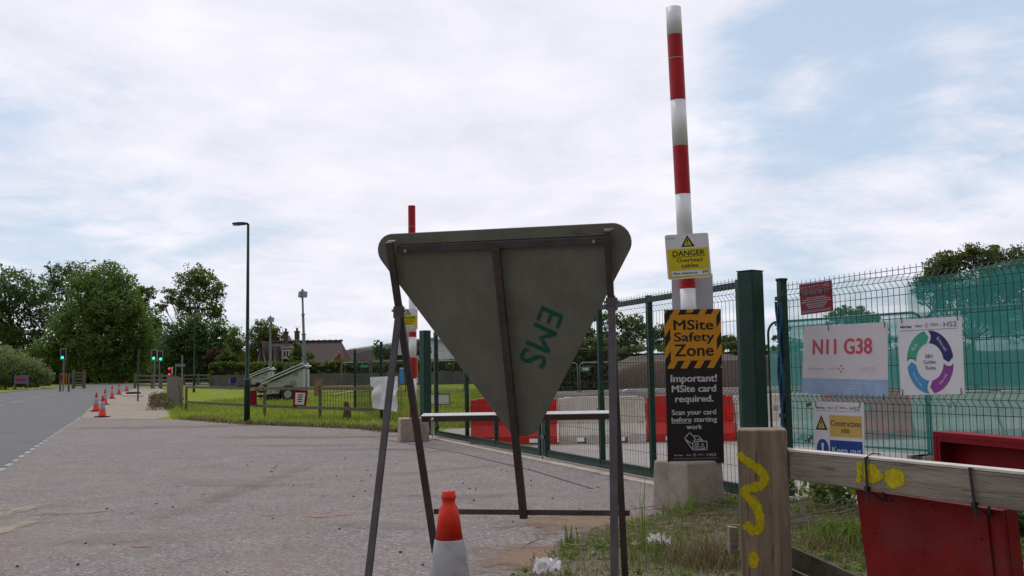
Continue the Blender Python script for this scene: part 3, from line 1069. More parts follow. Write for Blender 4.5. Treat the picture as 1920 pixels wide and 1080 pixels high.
def house():
    Y = 112
    a, b = at(489, 700, Y), at(645, 700, Y)
    z0 = zt(Y)
    root = thing('bungalow', ((a.x + b.x) / 2, Y, z0), 'brown tiled bungalow with two chimneys beyond the hedge', 'house')
    O = Vector(root.location)
    ridge = at(560, 641, Y + 3.5).z
    eave = 2.9
    x0, x1 = a.x, b.x
    D = 7.0
    w = MB(); w.box(((x0 + x1) / 2, Y + D / 2, (z0 + eave) / 2), (x1 - x0 - .6, D - .6, eave - z0)); w.build('wall', RENDER, root, O)
    r = MB()
    # pitched roof with closed gables and small hips
    hip = .9
    r.add([(x0, Y, eave - .15), (x1, Y, eave - .15), (x1, Y + D, eave - .15), (x0, Y + D, eave - .15), (x0 + hip * .2, Y + D / 2, ridge), (x1 - hip, Y + D / 2, ridge)],
          [(0, 1, 5, 4), (2, 3, 4, 5), (0, 4, 3), (1, 2, 5), (0, 3, 2, 1)])
    rf = r.build('roof', ROOF, root, O)
    rt = MB()
    n = 26
    for i in range(n):
        xx = x0 + .3 + (x1 - hip - x0 - .3) * i / (n - 1)
        rt.tube([(xx - .2, Y + D / 2, ridge + .04), (xx + .17, Y + D / 2, ridge + .08)], .14 if i % 2 else .10, 6)
    rt.build('ridge_tiles', ROOF, rf, O)
    for cx, top, base_ in ((536, 622, 641), (557, 621, 650)):
        p = at(cx, top, Y + 2.6); q = at(cx, base_, Y + 2.6)
        c = MB(); c.box((p.x, p.y, (p.z + q.z) / 2 - .1), (.48, .5, p.z - q.z + .2)); c.box((p.x, p.y, p.z - .05), (.62, .62, .12))
        ch = c.build('chimney', M('sooty brick', (.13, .075, .062), .9, .3, 6, .3, 10), rf, O)
        cp = MB(); cp.lathe([(.14, 0), (.12, .35)], (p.x, p.y, p.z + .02), 10); cp.build('chimney_pot', BRICK, ch, O)
    # dormer with white window
    f = at(539, 672, Y + .3); t_ = at(539, 655, Y + .3)
    dm = MB()
    dw = 1.15
    dm.box((f.x, f.y + .9, (f.z + t_.z) / 2), (dw, 1.8, t_.z - f.z + .1))
    d_ = dm.build('dormer', RENDER, root, O)
    dr = MB(); dr.add([(f.x - dw * .62, f.y - .12, t_.z + .04), (f.x + dw * .62, f.y - .12, t_.z + .04), (f.x + dw * .62, f.y + 2.6, t_.z + .45), (f.x - dw * .62, f.y + 2.6, t_.z + .45),
                      (f.x - dw * .62, f.y - .12, t_.z + .12), (f.x + dw * .62, f.y - .12, t_.z + .12), (f.x + dw * .62, f.y + 2.6, t_.z + .52), (f.x - dw * .62, f.y + 2.6, t_.z + .52)],
                     [(0, 3, 2, 1), (4, 5, 6, 7), (0, 1, 5, 4), (1, 2, 6, 5), (2, 3, 7, 6), (3, 0, 4, 7)])
    dr.build('dormer_roof', ROOF, d_, O)
    wn = MB(); wn.box((f.x, f.y - .02, (f.z + t_.z) / 2), (dw * .86, .04, (t_.z - f.z) * .8)); wi = wn.build('window', PVCW, root, O)
    pn = MB()
    for k in (-1, 0, 1): pn.box((f.x + k * dw * .27, f.y - .045, (f.z + t_.z) / 2), (dw * .2, .02, (t_.z - f.z) * .62))
    pn.build('pane', GLASS, wi, O)
    # projecting front gable at the left end
    for (gx0, gx1, apex_py, col) in ((481, 500, 641, RENDER), (503, 519, 650, RENDER)):
        p0, p1 = at(gx0, 690, Y - 1.4), at(gx1, 690, Y - 1.4)
        ap = at((gx0 + gx1) / 2, apex_py, Y - 1.4)
        gm = MB(); gm.prism([(p0.x, p0.y, z0), (p1.x, p1.y, z0), (p1.x, p1.y, 2.75), (ap.x, ap.y, ap.z - .12), (p0.x, p0.y, 2.75)], (0, 2.6, 0))
        gg = gm.build('front_gable', RENDER, root, O)
        gr = MB()
        for s_ in (0, 1):
            e = p0 if s_ == 0 else p1
            ex = e.x + (-.18 if s_ == 0 else .18)
            gr.hexa([(ex, e.y - .35, 2.35), (ex, e.y + 3.4, 2.35), (ap.x, e.y + 3.4, ap.z), (ap.x, e.y - .35, ap.z),
                     (ex, e.y - .35, 2.5), (ex, e.y + 3.4, 2.5), (ap.x, e.y + 3.4, ap.z + .14), (ap.x, e.y - .35, ap.z + .14)])
        gr.build('gable_roof', ROOF, gg, O)
        gb = MB(); gb.prism([(p0.x + .1, e.y - .03, 2.0), (p1.x - .1, e.y - .03, 2.0), (ap.x, e.y - .03, ap.z - .3)], (0, -.04, 0)); gb.build('gable_tiles', ROOF, gg, O)
    # brick porch with pale barge board
    p0, p1 = at(612, 682, Y - 1.2), at(640, 682, Y - 1.2)
    ap = at(633, 659, Y - 1.2)
    pm = MB(); pm.prism([(p0.x, p0.y, z0), (p1.x, p1.y, z0), (p1.x, p1.y, 3.0), (ap.x + .3, ap.y, ap.z - .1), (p0.x, p0.y, 2.5)], (0, 1.9, 0))
    po = pm.build('porch', BRICK, root, O)
    bb = MB(); bb.bar((p0.x - .1, p0.y - .06, 2.45), (ap.x + .2, ap.y - .06, ap.z), .08, .34, (0, 0, 1)); bb.build('barge_board', M('faded board', (.30, .24, .23), .8), po, O)
    # television aerial
    ta = MB(); q = at(557, 613, Y + 2.6); ta.bar(q - Vector((0, 0, .8)), q, .03, .03, (0, 1, 0)); ta.bar(q - Vector((.4, 0, 0)), q + Vector((.4, 0, 0)), .03, .03); ta.build('aerial', GALVD, root, O)
    # lower wing
    Y2 = 118
    a2, b2 = at(640, 700, Y2), at(722, 700, Y2)
    r2 = at(680, 655.5, Y2 + 2.5).z
    root2 = thing('outbuilding', ((a2.x + b2.x) / 2, Y2, z0), 'long low brown tiled outbuilding right of the bungalow', 'outbuilding')
    O2 = Vector(root2.location)
    w = MB(); w.box(((a2.x + b2.x) / 2, Y2 + 2.5, (z0 + 2.6) / 2), (b2.x - a2.x - .3, 4.6, 2.6 - z0)); w.build('wall', BRICK, root2, O2)
    r = MB(); r.prism([(a2.x, Y2 - .2, 2.5), (a2.x, Y2 + 5.2, 2.5), (a2.x, Y2 + 2.5, r2)], (b2.x - a2.x, 0, 0)); r.build('roof', ROOF, root2, O2)


house()


def warehouse():
    Y = 150
    a, b = at(655, 700, Y), at(905, 700, Y)
    z0 = zt(Y)
    e = at(655, 656, Y).z
    ap = at(810, 634, Y)
    root = thing('warehouse', ((a.x + b.x) / 2, Y, z0), 'large pale grey shed with a shallow pitched roof behind the outbuilding', 'warehouse')
    O = Vector(root.location)
    w = MB(); w.prism([(a.x + .4, Y, z0), (b.x - .4, Y, z0), (b.x - .4, Y, e - .1), (ap.x, Y, ap.z - .15), (a.x + .4, Y, e - .1)], (0, 30, 0)); w.build('wall', CLAD, root, O)
    r = MB()
    for x_, s_ in ((a.x, -1), (b.x, 1)):
        r.hexa([(x_, Y - .5, e - .12), (x_, Y + 30.5, e - .12), (ap.x, Y + 30.5, ap.z - .12), (ap.x, Y - .5, ap.z - .12),
                (x_, Y - .5, e + .12), (x_, Y + 30.5, e + .12), (ap.x, Y + 30.5, ap.z + .12), (ap.x, Y - .5, ap.z + .12)])
    r.build('roof', M('pale roof sheet', (.80, .82, .86), .5, .05), root, O)
    s = MB(); p = at(785, 648, Y - .1); s.box((p.x, p.y, p.z), (1.6, .08, .8)); s.build('fascia_sign', BLUE, root, O)


warehouse()

# grey close board fence before the hedge
def board_fence():
    Y = 89
    a, b = at(395, 715, Y), at(905, 715, Y)
    root = thing('board_fence', ((a.x + b.x) / 2, Y, zt(Y)), 'grey close boarded garden fence in front of the long hedge', 'fence')
    O = Vector(root.location)
    m = MB()
    x = a.x
    while x < b.x:
        top = at(600, 700.5, Y).z - .01 + .02 * random.random()
        m.box((x + .07, Y, (zt(Y) + top) / 2), (.136, .025, top - zt(Y)))
        x += .14
    m.build('boards', BOARDF, root, O)
    x = a.x
    while x < b.x + 1:
        q = MB(); q.box((x, Y - .06, zt(Y) + .55), (.1, .1, 1.2)); q.build('post', BOARDF, root, O); x += 3.0


board_fence()


# ------------------------------------------------------------------ earth mound
def mound(name, cx, cy, rx, ry, h, mat, seed, n=60):
    vs, fs = [], []
    for i in range(n + 1):
        for j in range(n + 1):
            u, v = i / n * 2 - 1, j / n * 2 - 1
            x, y = cx + u * rx, cy + v * ry
            e = max(0, 1 - max(abs(u) ** 4, abs(v) ** 3))
            nz = mnoise.fractal(Vector((x * .25, y * .25, seed)), 1, 2, 5)
            prof = min(1, e * 1.6)
            vs.append((x, y, zt(y) - .15 + prof * (h + nz * .35 * h * .5) * (1 - .15 * abs(v))))
    for i in range(n):
        for j in range(n):
            a = i * (n + 1) + j
            fs.append((a, a + n + 1, a + n + 2, a + 1))
    m = MB(); m.v, m.f = vs, fs
    o = m.build(name, mat, smooth=True)
    return tag(o, kind='structure')


mound('earth_mound', 22, 66, 18, 7, 2.15, EARTHM, 3)
mound('gravel_bank', 8.5, 46, 9, 3.0, .55, M('grey spoil', (.13, .11, .10), .95, .3, 2, .8, 9), 5, 40)


# ------------------------------------------------------------------ mesh panels
def mesh_panel(p0, p1, z0, z1, folds, wire=.0026, sp=.07, hsp=.2, outward=None, tip=.03):
    p0, p1 = Vector(p0), Vector(p1)
    d = p1 - p0; d.z = 0; Ln = d.length; d.normalize()
    n = Vector((-d.y, d.x, 0)) if outward is None else Vector(outward)
    m = MB()
    k = int(Ln / sp)

    def off(z):
        o = 0
        for f in folds:
            o = max(o, .045 * max(0, 1 - abs(z - f) / .055))
        return o
    zs = [z0]
    for f in sorted(folds): zs += [f - .055, f, f + .055]
    zs.append(z1 + tip)
    zs = [z for z in zs if z <= z1 + tip + 1e-6]
    for i in range(k + 1):
        q = p0 + d * (sp * (i + .5) if i < k else Ln - .02)
        m.tube([q + n * off(z) + Vector((0, 0, z)) for z in zs], wire, 4, cap=False)
    hz = []
    z = z0 + .02
    while z < z1 - .02:
        if all(abs(z - f) > .08 for f in folds): hz.append(z)
        z += hsp
    hz.append(z1)
    for f in folds: hz += [f - .055, f, f + .055]
    for z in hz:
        if z > z1 + .001: continue
        m.tube([p0 + n * (off(z) - wire) + Vector((0, 0, z)), p1 + n * (off(z) - wire) + Vector((0, 0, z))], wire * 1.25, 4, cap=False)
    return m


# ------------------------------------------------------------------ site gates
def gate_line(px, lineP, lineD):
    """point of a vertical plane's foot seen at px"""
    d = ray(px, 760)
    n = Vector((-lineD.y, lineD.x, 0))
    p = CAM + d * ((lineP - CAM).dot(n) / d.dot(n))
    return Vector((p.x, p.y, 0))


def leaf(name, posts_px, label, gate_h=2.12):
    ps = [gate_line(p, GM, gdir) for p in posts_px]
    root = thing(name, ps[0], label, 'gate', 'pair of mesh site gates')
    O = Vector(root.location)
    fr = MB()
    a, b = ps[0], ps[-1]
    up = Vector((0, 0, 1))
    fr.bar(a + up * .115, b + up * .115, .06, .11)
    fr.bar(a + up * (gate_h - .03), b + up * (gate_h - .03), .06, .06)
    f = fr.build('rails', GREEN, root, O, bevel=.004)
    for i, p in enumerate(ps):
        s = MB()
        w = .075 if i in (0, len(ps) - 1) else .06
        s.bar(p + up * .07 - gdir * 0, p + up * (gate_h + .02), w, w + .004, gdir)
        s.build('stile', GREEN, root, O, bevel=.004)
    for i in range(len(ps) - 1):
        mp = mesh_panel(ps[i] - nrm * .034, ps[i + 1] - nrm * .034, .12, gate_h + .01, [1.02, gate_h - .12], .0024, outward=-nrm)
        mp.build('mesh_panel', WIREG, root, O)
    return root, ps


gl_root, psL = leaf('site_gate', [818, 875.5, 930, 1013], 'dark green mesh gate leaf hinged beside the far red striped post')
gr_root, psR = leaf('site_gate', [1024, 1127.5, 1222, 1396], 'dark green mesh gate leaf passing behind the tall notice board')
bolt = MB(); q = psR[0] - nrm * .07
bolt.tube([q + Vector((0, 0, .0)), q + Vector((0, 0, 1.0))], .012, 6)
bolt.box((q.x, q.y, .35), (.05, .05, .06)); bolt.box((q.x, q.y, .9), (.05, .05, .06))
bolt.build('drop_bolt', GALVD, gr_root, Vector(gr_root.location))
for z in (.35, 1.9):
    hg = MB(); q = psL[0] - gdir * .06; hg.bar(q + Vector((0, 0, z)), q - gdir * .12 + Vector((0, 0, z)), .03, .03); hg.build('hinge', GALV, gl_root, Vector(gl_root.location))
hg = MB()
hg.tube([psL[0] - gdir * .09 - nrm * .06 + Vector((0, 0, .0)), psL[0] - gdir * .09 - nrm * .06 + Vector((0, 0, .5))], .02, 6)
hg.build('hinge_rod', GALV, gl_root, Vector(gl_root.location))


def gate_post(c, h, label, rz):
    root = thing('gate_post', c, label, 'gate post', 'square green gate posts')
    m = MB(); m.box((0, 0, h / 2), (.18, .18, h), rz); m.build('post', GREEN, root, bevel=.012)
    m = MB(); m.box((0, 0, h + .006), (.186, .186, .012), rz); m.build('cap', GREEN, root, bevel=.004)
    return root


gate_post(GPOST_R + Vector((.0, 0, 0)), 2.2, 'thick dark green gate post right of the notice board', R(40))
gate_post(gate_line(798, GM, gdir), 2.2, 'thick dark green gate post beside the far striped post', R(40))

# ------------------------------------------------------------------ right mesh fence
FP0 = g(1481, 930); FP1 = Vector((3.82, 7.5, 0))
fdir = (FP1 - FP0).normalized()
fn = Vector((-fdir.y, fdir.x, 0))
if fn.y > 0: fn = -fn
fn.normalize()
FP2 = FP0 + fdir * 3.6
FP3 = FP0 + fdir * 6.1


def fence_right():
    root = thing('mesh_fence', FP0, 'dark green wire mesh fence carrying the white site notices', 'fence')
    O = Vector(root.location)
    for a in (FP0, FP3):
        m = MB(); m.bar(a, a + Vector((0, 0, 2.16)), .075, .075, fdir); m.build('post', GREEN, root, O, bevel=.004)
        c = MB(); c.bar(a + Vector((0, 0, 2.16)), a + Vector((0, 0, 2.185)), .085, .085, fdir); c.build('post_cap', RUBBER, root, O)
    for z in (1.98, 1.3, .8, .3):
        cl = MB(); c = FP0 + Vector((0, 0, z)) + fn * .045; cl.bar(c - fdir * .05, c + fdir * .05, .02, .04); cl.build('fixing_clip', GREEN, root, O)
    mp = mesh_panel(FP0 + fdir * .06 + fn * .04, FP3 + fn * .04, .06, 2.1, [.33, 1.0, 2.0], .0028, outward=fn)
    mp.build('mesh_panel', WIREG, root, O)
    return root


FENCE = fence_right()
# blue sleeve of plastic tied round the post
bs = MB()
for k in range(3):
    bs.tube([FP0 + fn * .05 + fdir * (.02 * math.sin(z * 9 + k * 2) + (k - 1) * .022) + Vector((0, 0, z)) for z in np.linspace(.7, 1.95, 14)], .013, 6)
tag(bs.build('blue_wrap', M('blue film', (.01, .07, .15), .35, .4, 12), None, FP0), 'strip of dark blue plastic film wound down the fence post', 'plastic wrap')


# ------------------------------------------------------------------ signs
def text_mesh(s):
    cu = bpy.data.curves.new('t', 'FONT')
    cu.body = s
    cu.size = 1
    cu.resolution_u = 3
    cu.fill_mode = 'FRONT'
    ob = bpy.data.objects.new('t', cu)
    C.objects.link(ob)
    dg = bpy.context.evaluated_depsgraph_get()
    me = bpy.data.meshes.new_from_object(ob.evaluated_get(dg))
    vs = [v.co.copy() for v in me.vertices]
    fs = [tuple(p.vertices) for p in me.polygons]
    bpy.data.objects.remove(ob)
    bpy.data.curves.remove(cu)
    bpy.data.meshes.remove(me)
    return vs, fs


def clip_rect(poly, x0, x1, y0, y1):
    def cut(P, inside, inter):
        out = []
        for i in range(len(P)):
            a, b = P[i - 1], P[i]
            if inside(b):
                if not inside(a): out.append(inter(a, b))
                out.append(b)
            elif inside(a): out.append(inter(a, b))
        return out
    for ax, v, sg in ((0, x0, 1), (0, x1, -1), (1, y0, 1), (1, y1, -1)):
        if not poly: return poly
        def ins(p): return (p[ax] - v) * sg >= 0
        def itr(a, b):
            t_ = (v - a[ax]) / (b[ax] - a[ax])
            return (a[0] + (b[0] - a[0]) * t_, a[1] + (b[1] - a[1]) * t_)
        poly = cut(poly, ins, itr)
    return poly


class Sign:
    """flat sign from its four corners (top left, top right, bottom right, bottom left); layers sit 1 mm apart"""
    def __init__(self, name, corners, n, face, label, cat='sign', group=None, th=.004, body='board', radius=0.0):
        self.c = [Vector(p) for p in corners]
        self.n = Vector(n).normalized()
        self.o = (self.c[3] + self.c[2]) / 2
        self.root = thing(name, self.o, label, cat, group)
        self.layers = {}
        m = MB()
        if radius:
            w = (self.c[1] - self.c[0]).length; h = (self.c[3] - self.c[0]).length
            ru, rv = radius / w, radius / h
            pts = []
            for cu, cv, a0 in ((ru, rv, 180), (1 - ru, rv, 270), (1 - ru, 1 - rv, 0), (ru, 1 - rv, 90)):
                for k in range(5):
                    a = R(a0 + k * 22.5)
                    pts.append(self.p(cu + ru * math.cos(a), cv + rv * math.sin(a), 0))
            m.prism(pts, -self.n * th)
        else:
            m.prism([self.p(0, 0, 0), self.p(1, 0, 0), self.p(1, 1, 0), self.p(0, 1, 0)], -self.n * th)
        self.board = m.build(body, face, self.root, self.o)

    def p(self, u, v, lift):
        a = self.c[0].lerp(self.c[1], u)
        b = self.c[3].lerp(self.c[2], u)
        return a.lerp(b, v) + self.n * lift

    def lay(self, key, mat, level):
        k = (key, mat.name, level)
        if k not in self.layers: self.layers[k] = (MB(), mat)
        return self.layers[k][0], .001 * level

    def poly(self, pts, mat, level=1, key='panel'):
        m, l = self.lay(key, mat, level)
        if len(pts) > 2:
            m.add([self.p(u, v, l) for u, v in pts], [tuple(range(len(pts)))])

    def rect(self, u0, v0, u1, v1, mat, level=1, key='panel'):
        self.poly([(u0, v0), (u1, v0), (u1, v1), (u0, v1)], mat, level, key)

    def text(self, s, u0, u1, v0, v1, mat, level=2, bold=.01, key='lettering', quad=None):
        vs, fs = text_mesh(s)
        xs = [v.x for v in vs]; ys_ = [v.y for v in vs]
        ax, bx, ay, by = min(xs), max(xs), min(ys_), max(ys_)
        m, l = self.lay(key, mat, level)
        bb = bold * 1.6
        ax -= bb; bx += bb; ay -= bb * .6; by += bb * .6
        shifts = [(0, 0)] if bb <= 0 else [(-bb, 0), (bb, 0), (0, bb * .6), (0, -bb * .6)]
        for k, (sx, sy) in enumerate(shifts):
            out = []
            for v in vs:
                a = (v.x + sx - ax) / (bx - ax); b = (v.y + sy - ay) / (by - ay)
                ll = l + .00012 * k
                if quad is None:
                    out.append(self.p(u0 + (u1 - u0) * a, v1 + (v0 - v1) * b, ll))
                else:
                    q = quad
                    lo = q[0].lerp(q[1], a); hi = q[3].lerp(q[2], a)
                    out.append(lo.lerp(hi, b) + self.n * ll)
            m.add(out, fs)

    def done(self):
        for (key, _, _), (m, mat) in self.layers.items():
            m.build(key, mat, self.root, self.o, fix=False)
        return self.root


def tri_warning(s, u0, u1, v0, v1, face, lvl=2):
    um = (u0 + u1) / 2
    s.poly([(um, v0), (u1, v1), (u0, v1)], BLACK, lvl, 'warning_triangle')
    a, b = (u1 - u0) * .13, (v1 - v0) * .12
    s.poly([(um, v0 + b * 1.9), (u1 - a * 1.6, v1 - b * .9), (u0 + a * 1.6, v1 - b * .9)], face, lvl + 1, 'warning_triangle')
    w = (u1 - u0) * .05; h = v1 - v0
    s.poly([(um - w, v0 + h * .36), (um + w, v0 + h * .36), (um + w * .5, v0 + h * .68), (um - w * .5, v0 + h * .68)], BLACK, lvl + 2, 'warning_triangle')
    s.rect(um - w * .8, v0 + h * .74, um + w * .8, v0 + h * .82, BLACK, lvl + 2, 'warning_triangle')


def header(s, v0, v1, ink, star=REDINK, line=True, u0=.05, u1=.93):
    h = v1 - v0
    w = u1 - u0
    s.text('Balfour Beatty', u0, u0 + .21 * w, v0 + h * .3, v1 - h * .02, ink, bold=.02, key='logo')
    s.text('VINCI', u0 + .27 * w, u0 + .40 * w, v0 + h * .35, v1 - h * .2, ink, key='logo')
    cu, cv = u0 + .48 * w, (v0 + v1) / 2
    k = .017 * w
    kv = k * (s.c[1] - s.c[0]).length / (s.c[3] - s.c[0]).length
    for du, dv in ((0, -1), (1, 0), (0, 1), (-1, 0)):
        x, y = cu + du * k * 1.5, cv + dv * kv * 1.5
        s.poly([(x, y - kv * .8), (x + k * .8, y), (x, y + kv * .8), (x - k * .8, y)], star, 2, 'logo')
    s.text('WORKING ON', u0 + .55 * w, u0 + .68 * w, v0 + h * .18, v0 + h * .42, ink, key='logo')
    s.rect(u0 + .55 * w, v0 + h * .55, u0 + .74 * w, v0 + h * .63, ink, 2, 'logo')
    s.text('HS2', u0 + .78 * w, u1, v0, v1, ink, bold=.0, key='logo')
    if line: s.rect(u0 - .01, v1 + h * .35, u1 + .01, v1 + h * .42, ink, 2, 'rule_line')


# --- near striped post in its concrete block
BLK = onplane(1291, 961, Vector((0, 0, .02)), Vector((0, 0, 1)))
BLK_C = Vector((BLK.x + .06, BLK.y + .32, 0))


def block_post(c, lean, bands, label_b, label_p, rz, h=.45, top_z=4.66, size=.47, taper=.94, px_off=0.0):
    b = MB(); b.box((0, 0, h / 2), (size, size, h), rz, taper)
    o = b.build('concrete_block', CONC, None, None, bevel=.02)
    o.location = c
    tag(o, label_b, 'concrete block', 'concrete blocks holding striped posts')
    root = thing('striped_post', c + Vector((px_off, 0, h)), label_p, 'post', 'red and white height warning posts')
    L = top_z - h
    def pt(z): return Vector((lean[0] * z, lean[1] * z, z))
    zs = bands
    for (za, zb, col) in zs:
        m = MB()
        m.tube([pt(za - h + (.001 if za > h else 0)), pt(zb - h)], .0725, 28, cap=True)
        m.build('white_band' if col == 'w' else 'red_band', PVCW if col == 'w' else PVCR, root, smooth=False)
        for p in root.children[-1].data.polygons:
            p.use_smooth = len(p.vertices) == 4
    # joint ring
    m = MB(); m.tube([pt(4.2 - h), pt(4.206 - h)], .0735, 28); m.build('joint_ring', INKGREY, root)
    return root, pt


near_post, ptn = block_post(BLK_C, (-.020, 0.0), [(.45, .80, 'r'), (.80, 1.22, 'w'), (1.22, 1.62, 'r'), (1.62, 2.02, 'w'), (2.02, 2.46, 'r'), (2.46, 2.905, 'w'), (2.905, 3.362, 'r'), (3.362, 3.80, 'w'), (3.80, 4.43, 'r'), (4.43, 4.70, 'w')],
                            'weathered concrete block under the tall notice board with grass at its foot', 'tall red and white striped post carrying the danger and safety notices', R(35), px_off=.08)
FAR_C = g(772, 829) + Vector((0, .3, 0)); FAR_C.z = 0
far_post, ptf = block_post(FAR_C, (.001, 0), [(.45, .78, 'r'), (.78, 1.21, 'w'), (1.21, 1.62, 'r'), (1.62, 2.02, 'w'), (2.02, 2.12, 'r'), (2.12, 2.9, 'w'), (2.9, 3.35, 'r'), (3.35, 3.8, 'w'), (3.8, 4.62, 'r')],
                           'squat concrete block at the far gate post', 'far red and white striped post seen beside the triangular sign', R(12), size=.56, taper=.96)

# MSite board
YB = BLK_C.y - .10
def corners_at(pts, Y): return [at(px, py, Y) for px, py in pts]
nB = Vector((0, -1, 0))
ms = Sign('safety_notice', corners_at([(1245, 581), (1351.5, 579), (1358, 868), (1252, 870)], YB), nB, BLACKB,
          'tall black and amber safety zone notice strapped to the near striped post', 'notice board', th=.006)
ms.rect(0, 0, 1, .385, AMBER, 1)
asp = 1.35 / .52
for k in range(-6, 9):
    u = k * .235 + .06
    sl_ = .5
    par = [(u, .0), (u + .115, .0), (u + .115 - .385 * asp * .62, .385), (u - .385 * asp * .62, .385)]
    pc = clip_rect(par, 0, 1, 0, .385)
    ms.poly(pc, BLACKB, 2, 'hazard_stripes')
ms.rect(.10, .034, .915, .335, AMBER, 3)
ms.rect(.33, .022, .60, .030, BLACK, 4, 'cable_slot')
for s_, u0, u1, v0, v1, mt, bd in (('MSite', .157, .865, .068, .135, BLACK, .012), ('Safety', .165, .875, .150, .228, BLACK, .012), ('Zone', .165, .86, .228, .307, BLACK, .012),
                               ('Important!', .085, .905, .425, .489, INKSILV, .022), ('MSite card', .10, .885, .493, .540, INKSILV, .022), ('required.', .155, .835, .560, .618, INKSILV, .022),
                               ('Scan your card', .09, .875, .652, .697, INKSILV, .018), ('before starting', .085, .89, .700, .743, INKSILV, .018), ('work', .345, .625, .748, .780, INKSILV, .018)):
    ms.text(s_, u0, u1, v0, v1, mt, 4, bd)
ms.rect(.085, .737, .43, .7405, INKSILV, 4, 'lettering')


def stroke(s, pts, w, mat, lvl, key='icon', asp_=None):
    W = (s.c[1] - s.c[0]).length; H = (s.c[3] - s.c[0]).length
    for (a, b) in zip(pts, pts[1:]):
        ax, ay, bx, by = a[0] * W, a[1] * H, b[0] * W, b[1] * H
        L_ = math.hypot(bx - ax, by - ay) or 1
        dx, dy = (bx - ax) / L_, (by - ay) / L_
        ax -= dx * w * .4; ay -= dy * w * .4; bx += dx * w * .4; by += dy * w * .4
        nx, ny = -dy * w / 2, dx * w / 2
        s.poly([((ax + nx) / W, (ay + ny) / H), ((bx + nx) / W, (by + ny) / H), ((bx - nx) / W, (by - ny) / H), ((ax - nx) / W, (ay - ny) / H)], mat, lvl, key)


iw = .0075
stroke(ms, [(.305, .838), (.40, .800), (.50, .842), (.43, .872), (.305, .838)], iw, INKSILV, 4)
stroke(ms, [(.305, .838), (.44, .908)], iw, INKSILV, 4)
stroke(ms, [(.46, .822), (.56, .826), (.63, .856)], iw, INKSILV, 4)
stroke(ms, [(.45, .858), (.70, .858), (.70, .912), (.45, .912), (.45, .858)], iw, INKSILV, 4)
for v in (.869, .880, .891, .901): stroke(ms, [(.48, v), (.56, v)], iw * .8, INKSILV, 4)
stroke(ms, [(.585, .903), (.60, .890), (.64, .888), (.66, .903), (.585, .903)], iw * .8, INKSILV, 4)
stroke(ms, [(.61, .872), (.635, .872), (.635, .882), (.61, .882), (.61, .872)], iw * .8, INKSILV, 4)
stroke(ms, [(.53, .845), (.60, .850)], iw, INKSILV, 4)
header(ms, .937, .953, INKSILV, INKSILV, line=False, u0=.12, u1=.86)
ms.rect(.09, .966, .89, .9675, INKSILV, 4, 'rule_line')
ms.done()

# white backing board behind the post
wb = MB()
wb.prism(corners_at([(1259, 517), (1336, 513), (1338, 600), (1261, 600)], BLK_C.y + .09), (0, .006, 0))
tag(wb.build('backing_board', M('grey white board', (.52, .50, .55), .5, .05, 3), None, at(1298, 600, BLK_C.y + .09)), 'blank pale board strapped behind the near striped post', 'board')

ds = Sign('danger_sign', corners_at([(1246, 441), (1327.5, 436), (1334.5, 519), (1252.5, 525)], BLK_C.y - .115), nB, SIGNW2,
          'tilted yellow and white overhead cables sign high on the near striped post', 'warning sign', 'overhead cables signs', radius=.02, th=.003)


def danger_face(s, full=True):
    s.rect(.035, .325, .965, .965, YELL, 1)
    s.rect(.10, .815, .94, .935, SIGNW2, 2)
    tri_warning(s, .36, .67, .03, .29, YELL, 1)
    s.text('DANGER', .15, .89, .37, .49, BLACK, 2, .012)
    s.rect(.15, .505, .89, .515, BLACK, 2, 'lettering')
    s.text('Overhead', .23, .82, .54, .63, BLACK, 2, .006)
    s.text('cables', .33, .72, .66, .755, BLACK, 2, .006)
    s.text('Max clearance', .13, .68, .845, .90, BLACK, 3, .01)
    s.text('5M', .79, .92, .835, .90, BLACK, 3, .01)
    stroke(s, [(.035, .965), (.965, .965)], .004, YELL, 1, 'panel')
    s.rect(.04, .06, .22, .072, INKGREY, 2, 'small_print'); s.rect(.04, .088, .24, .1, INKGREY, 2, 'small_print')
    return s.done()


danger_face(ds)
YF = FAR_C.y - .1
ds2 = Sign('danger_sign', corners_at([(745, 579), (783, 579), (783, 617), (746, 618)], YF), nB, SIGNW2,
           'small overhead cables sign on the far striped post, half hidden by the frame leg', 'warning sign', 'overhead cables signs', th=.003)
danger_face(ds2)
w2 = MB(); w2.prism(corners_at([(744, 600), (781, 600), (781, 665), (746, 666)], FAR_C.y + .1), (0, .006, 0))
tag(w2.build('backing_board', MATS['grey white board'], None, at(765, 666, FAR_C.y + .1)), 'blank pale board strapped behind the far striped post', 'board')
bx = Sign('blue_notice', corners_at([(749, 689), (757, 688), (757, 719), (749, 720)], YF - .05), nB, CYAN, 'narrow blue plastic notice on the left side of the far striped post', 'notice', th=.03)
bx.rect(.1, .06, .9, .1, SIGNW2, 1); bx.done()
oy = Sign('amber_notice', corners_at([(773, 672), (783, 671), (784, 718), (774, 719)], YF + .15), nB, SIGNW2, 'small amber and white notice between far striped post and gate post', 'notice', th=.004)
oy.rect(.05, .02, .95, .78, AMBER, 1); oy.rect(.2, .25, .8, .29, BLACK, 2, 'lettering'); oy.rect(.2, .4, .8, .44, BLACK, 2, 'lettering'); oy.done()

# --- notices on the right fence
fplane = FP0 + fn * .065


def fsign(name, pts, face, label, lift=0.0, **kw):
    return Sign(name, [onplane(x, y, fplane + fn * lift, fn) for x, y in pts], fn, face, label, 'notice', **kw)


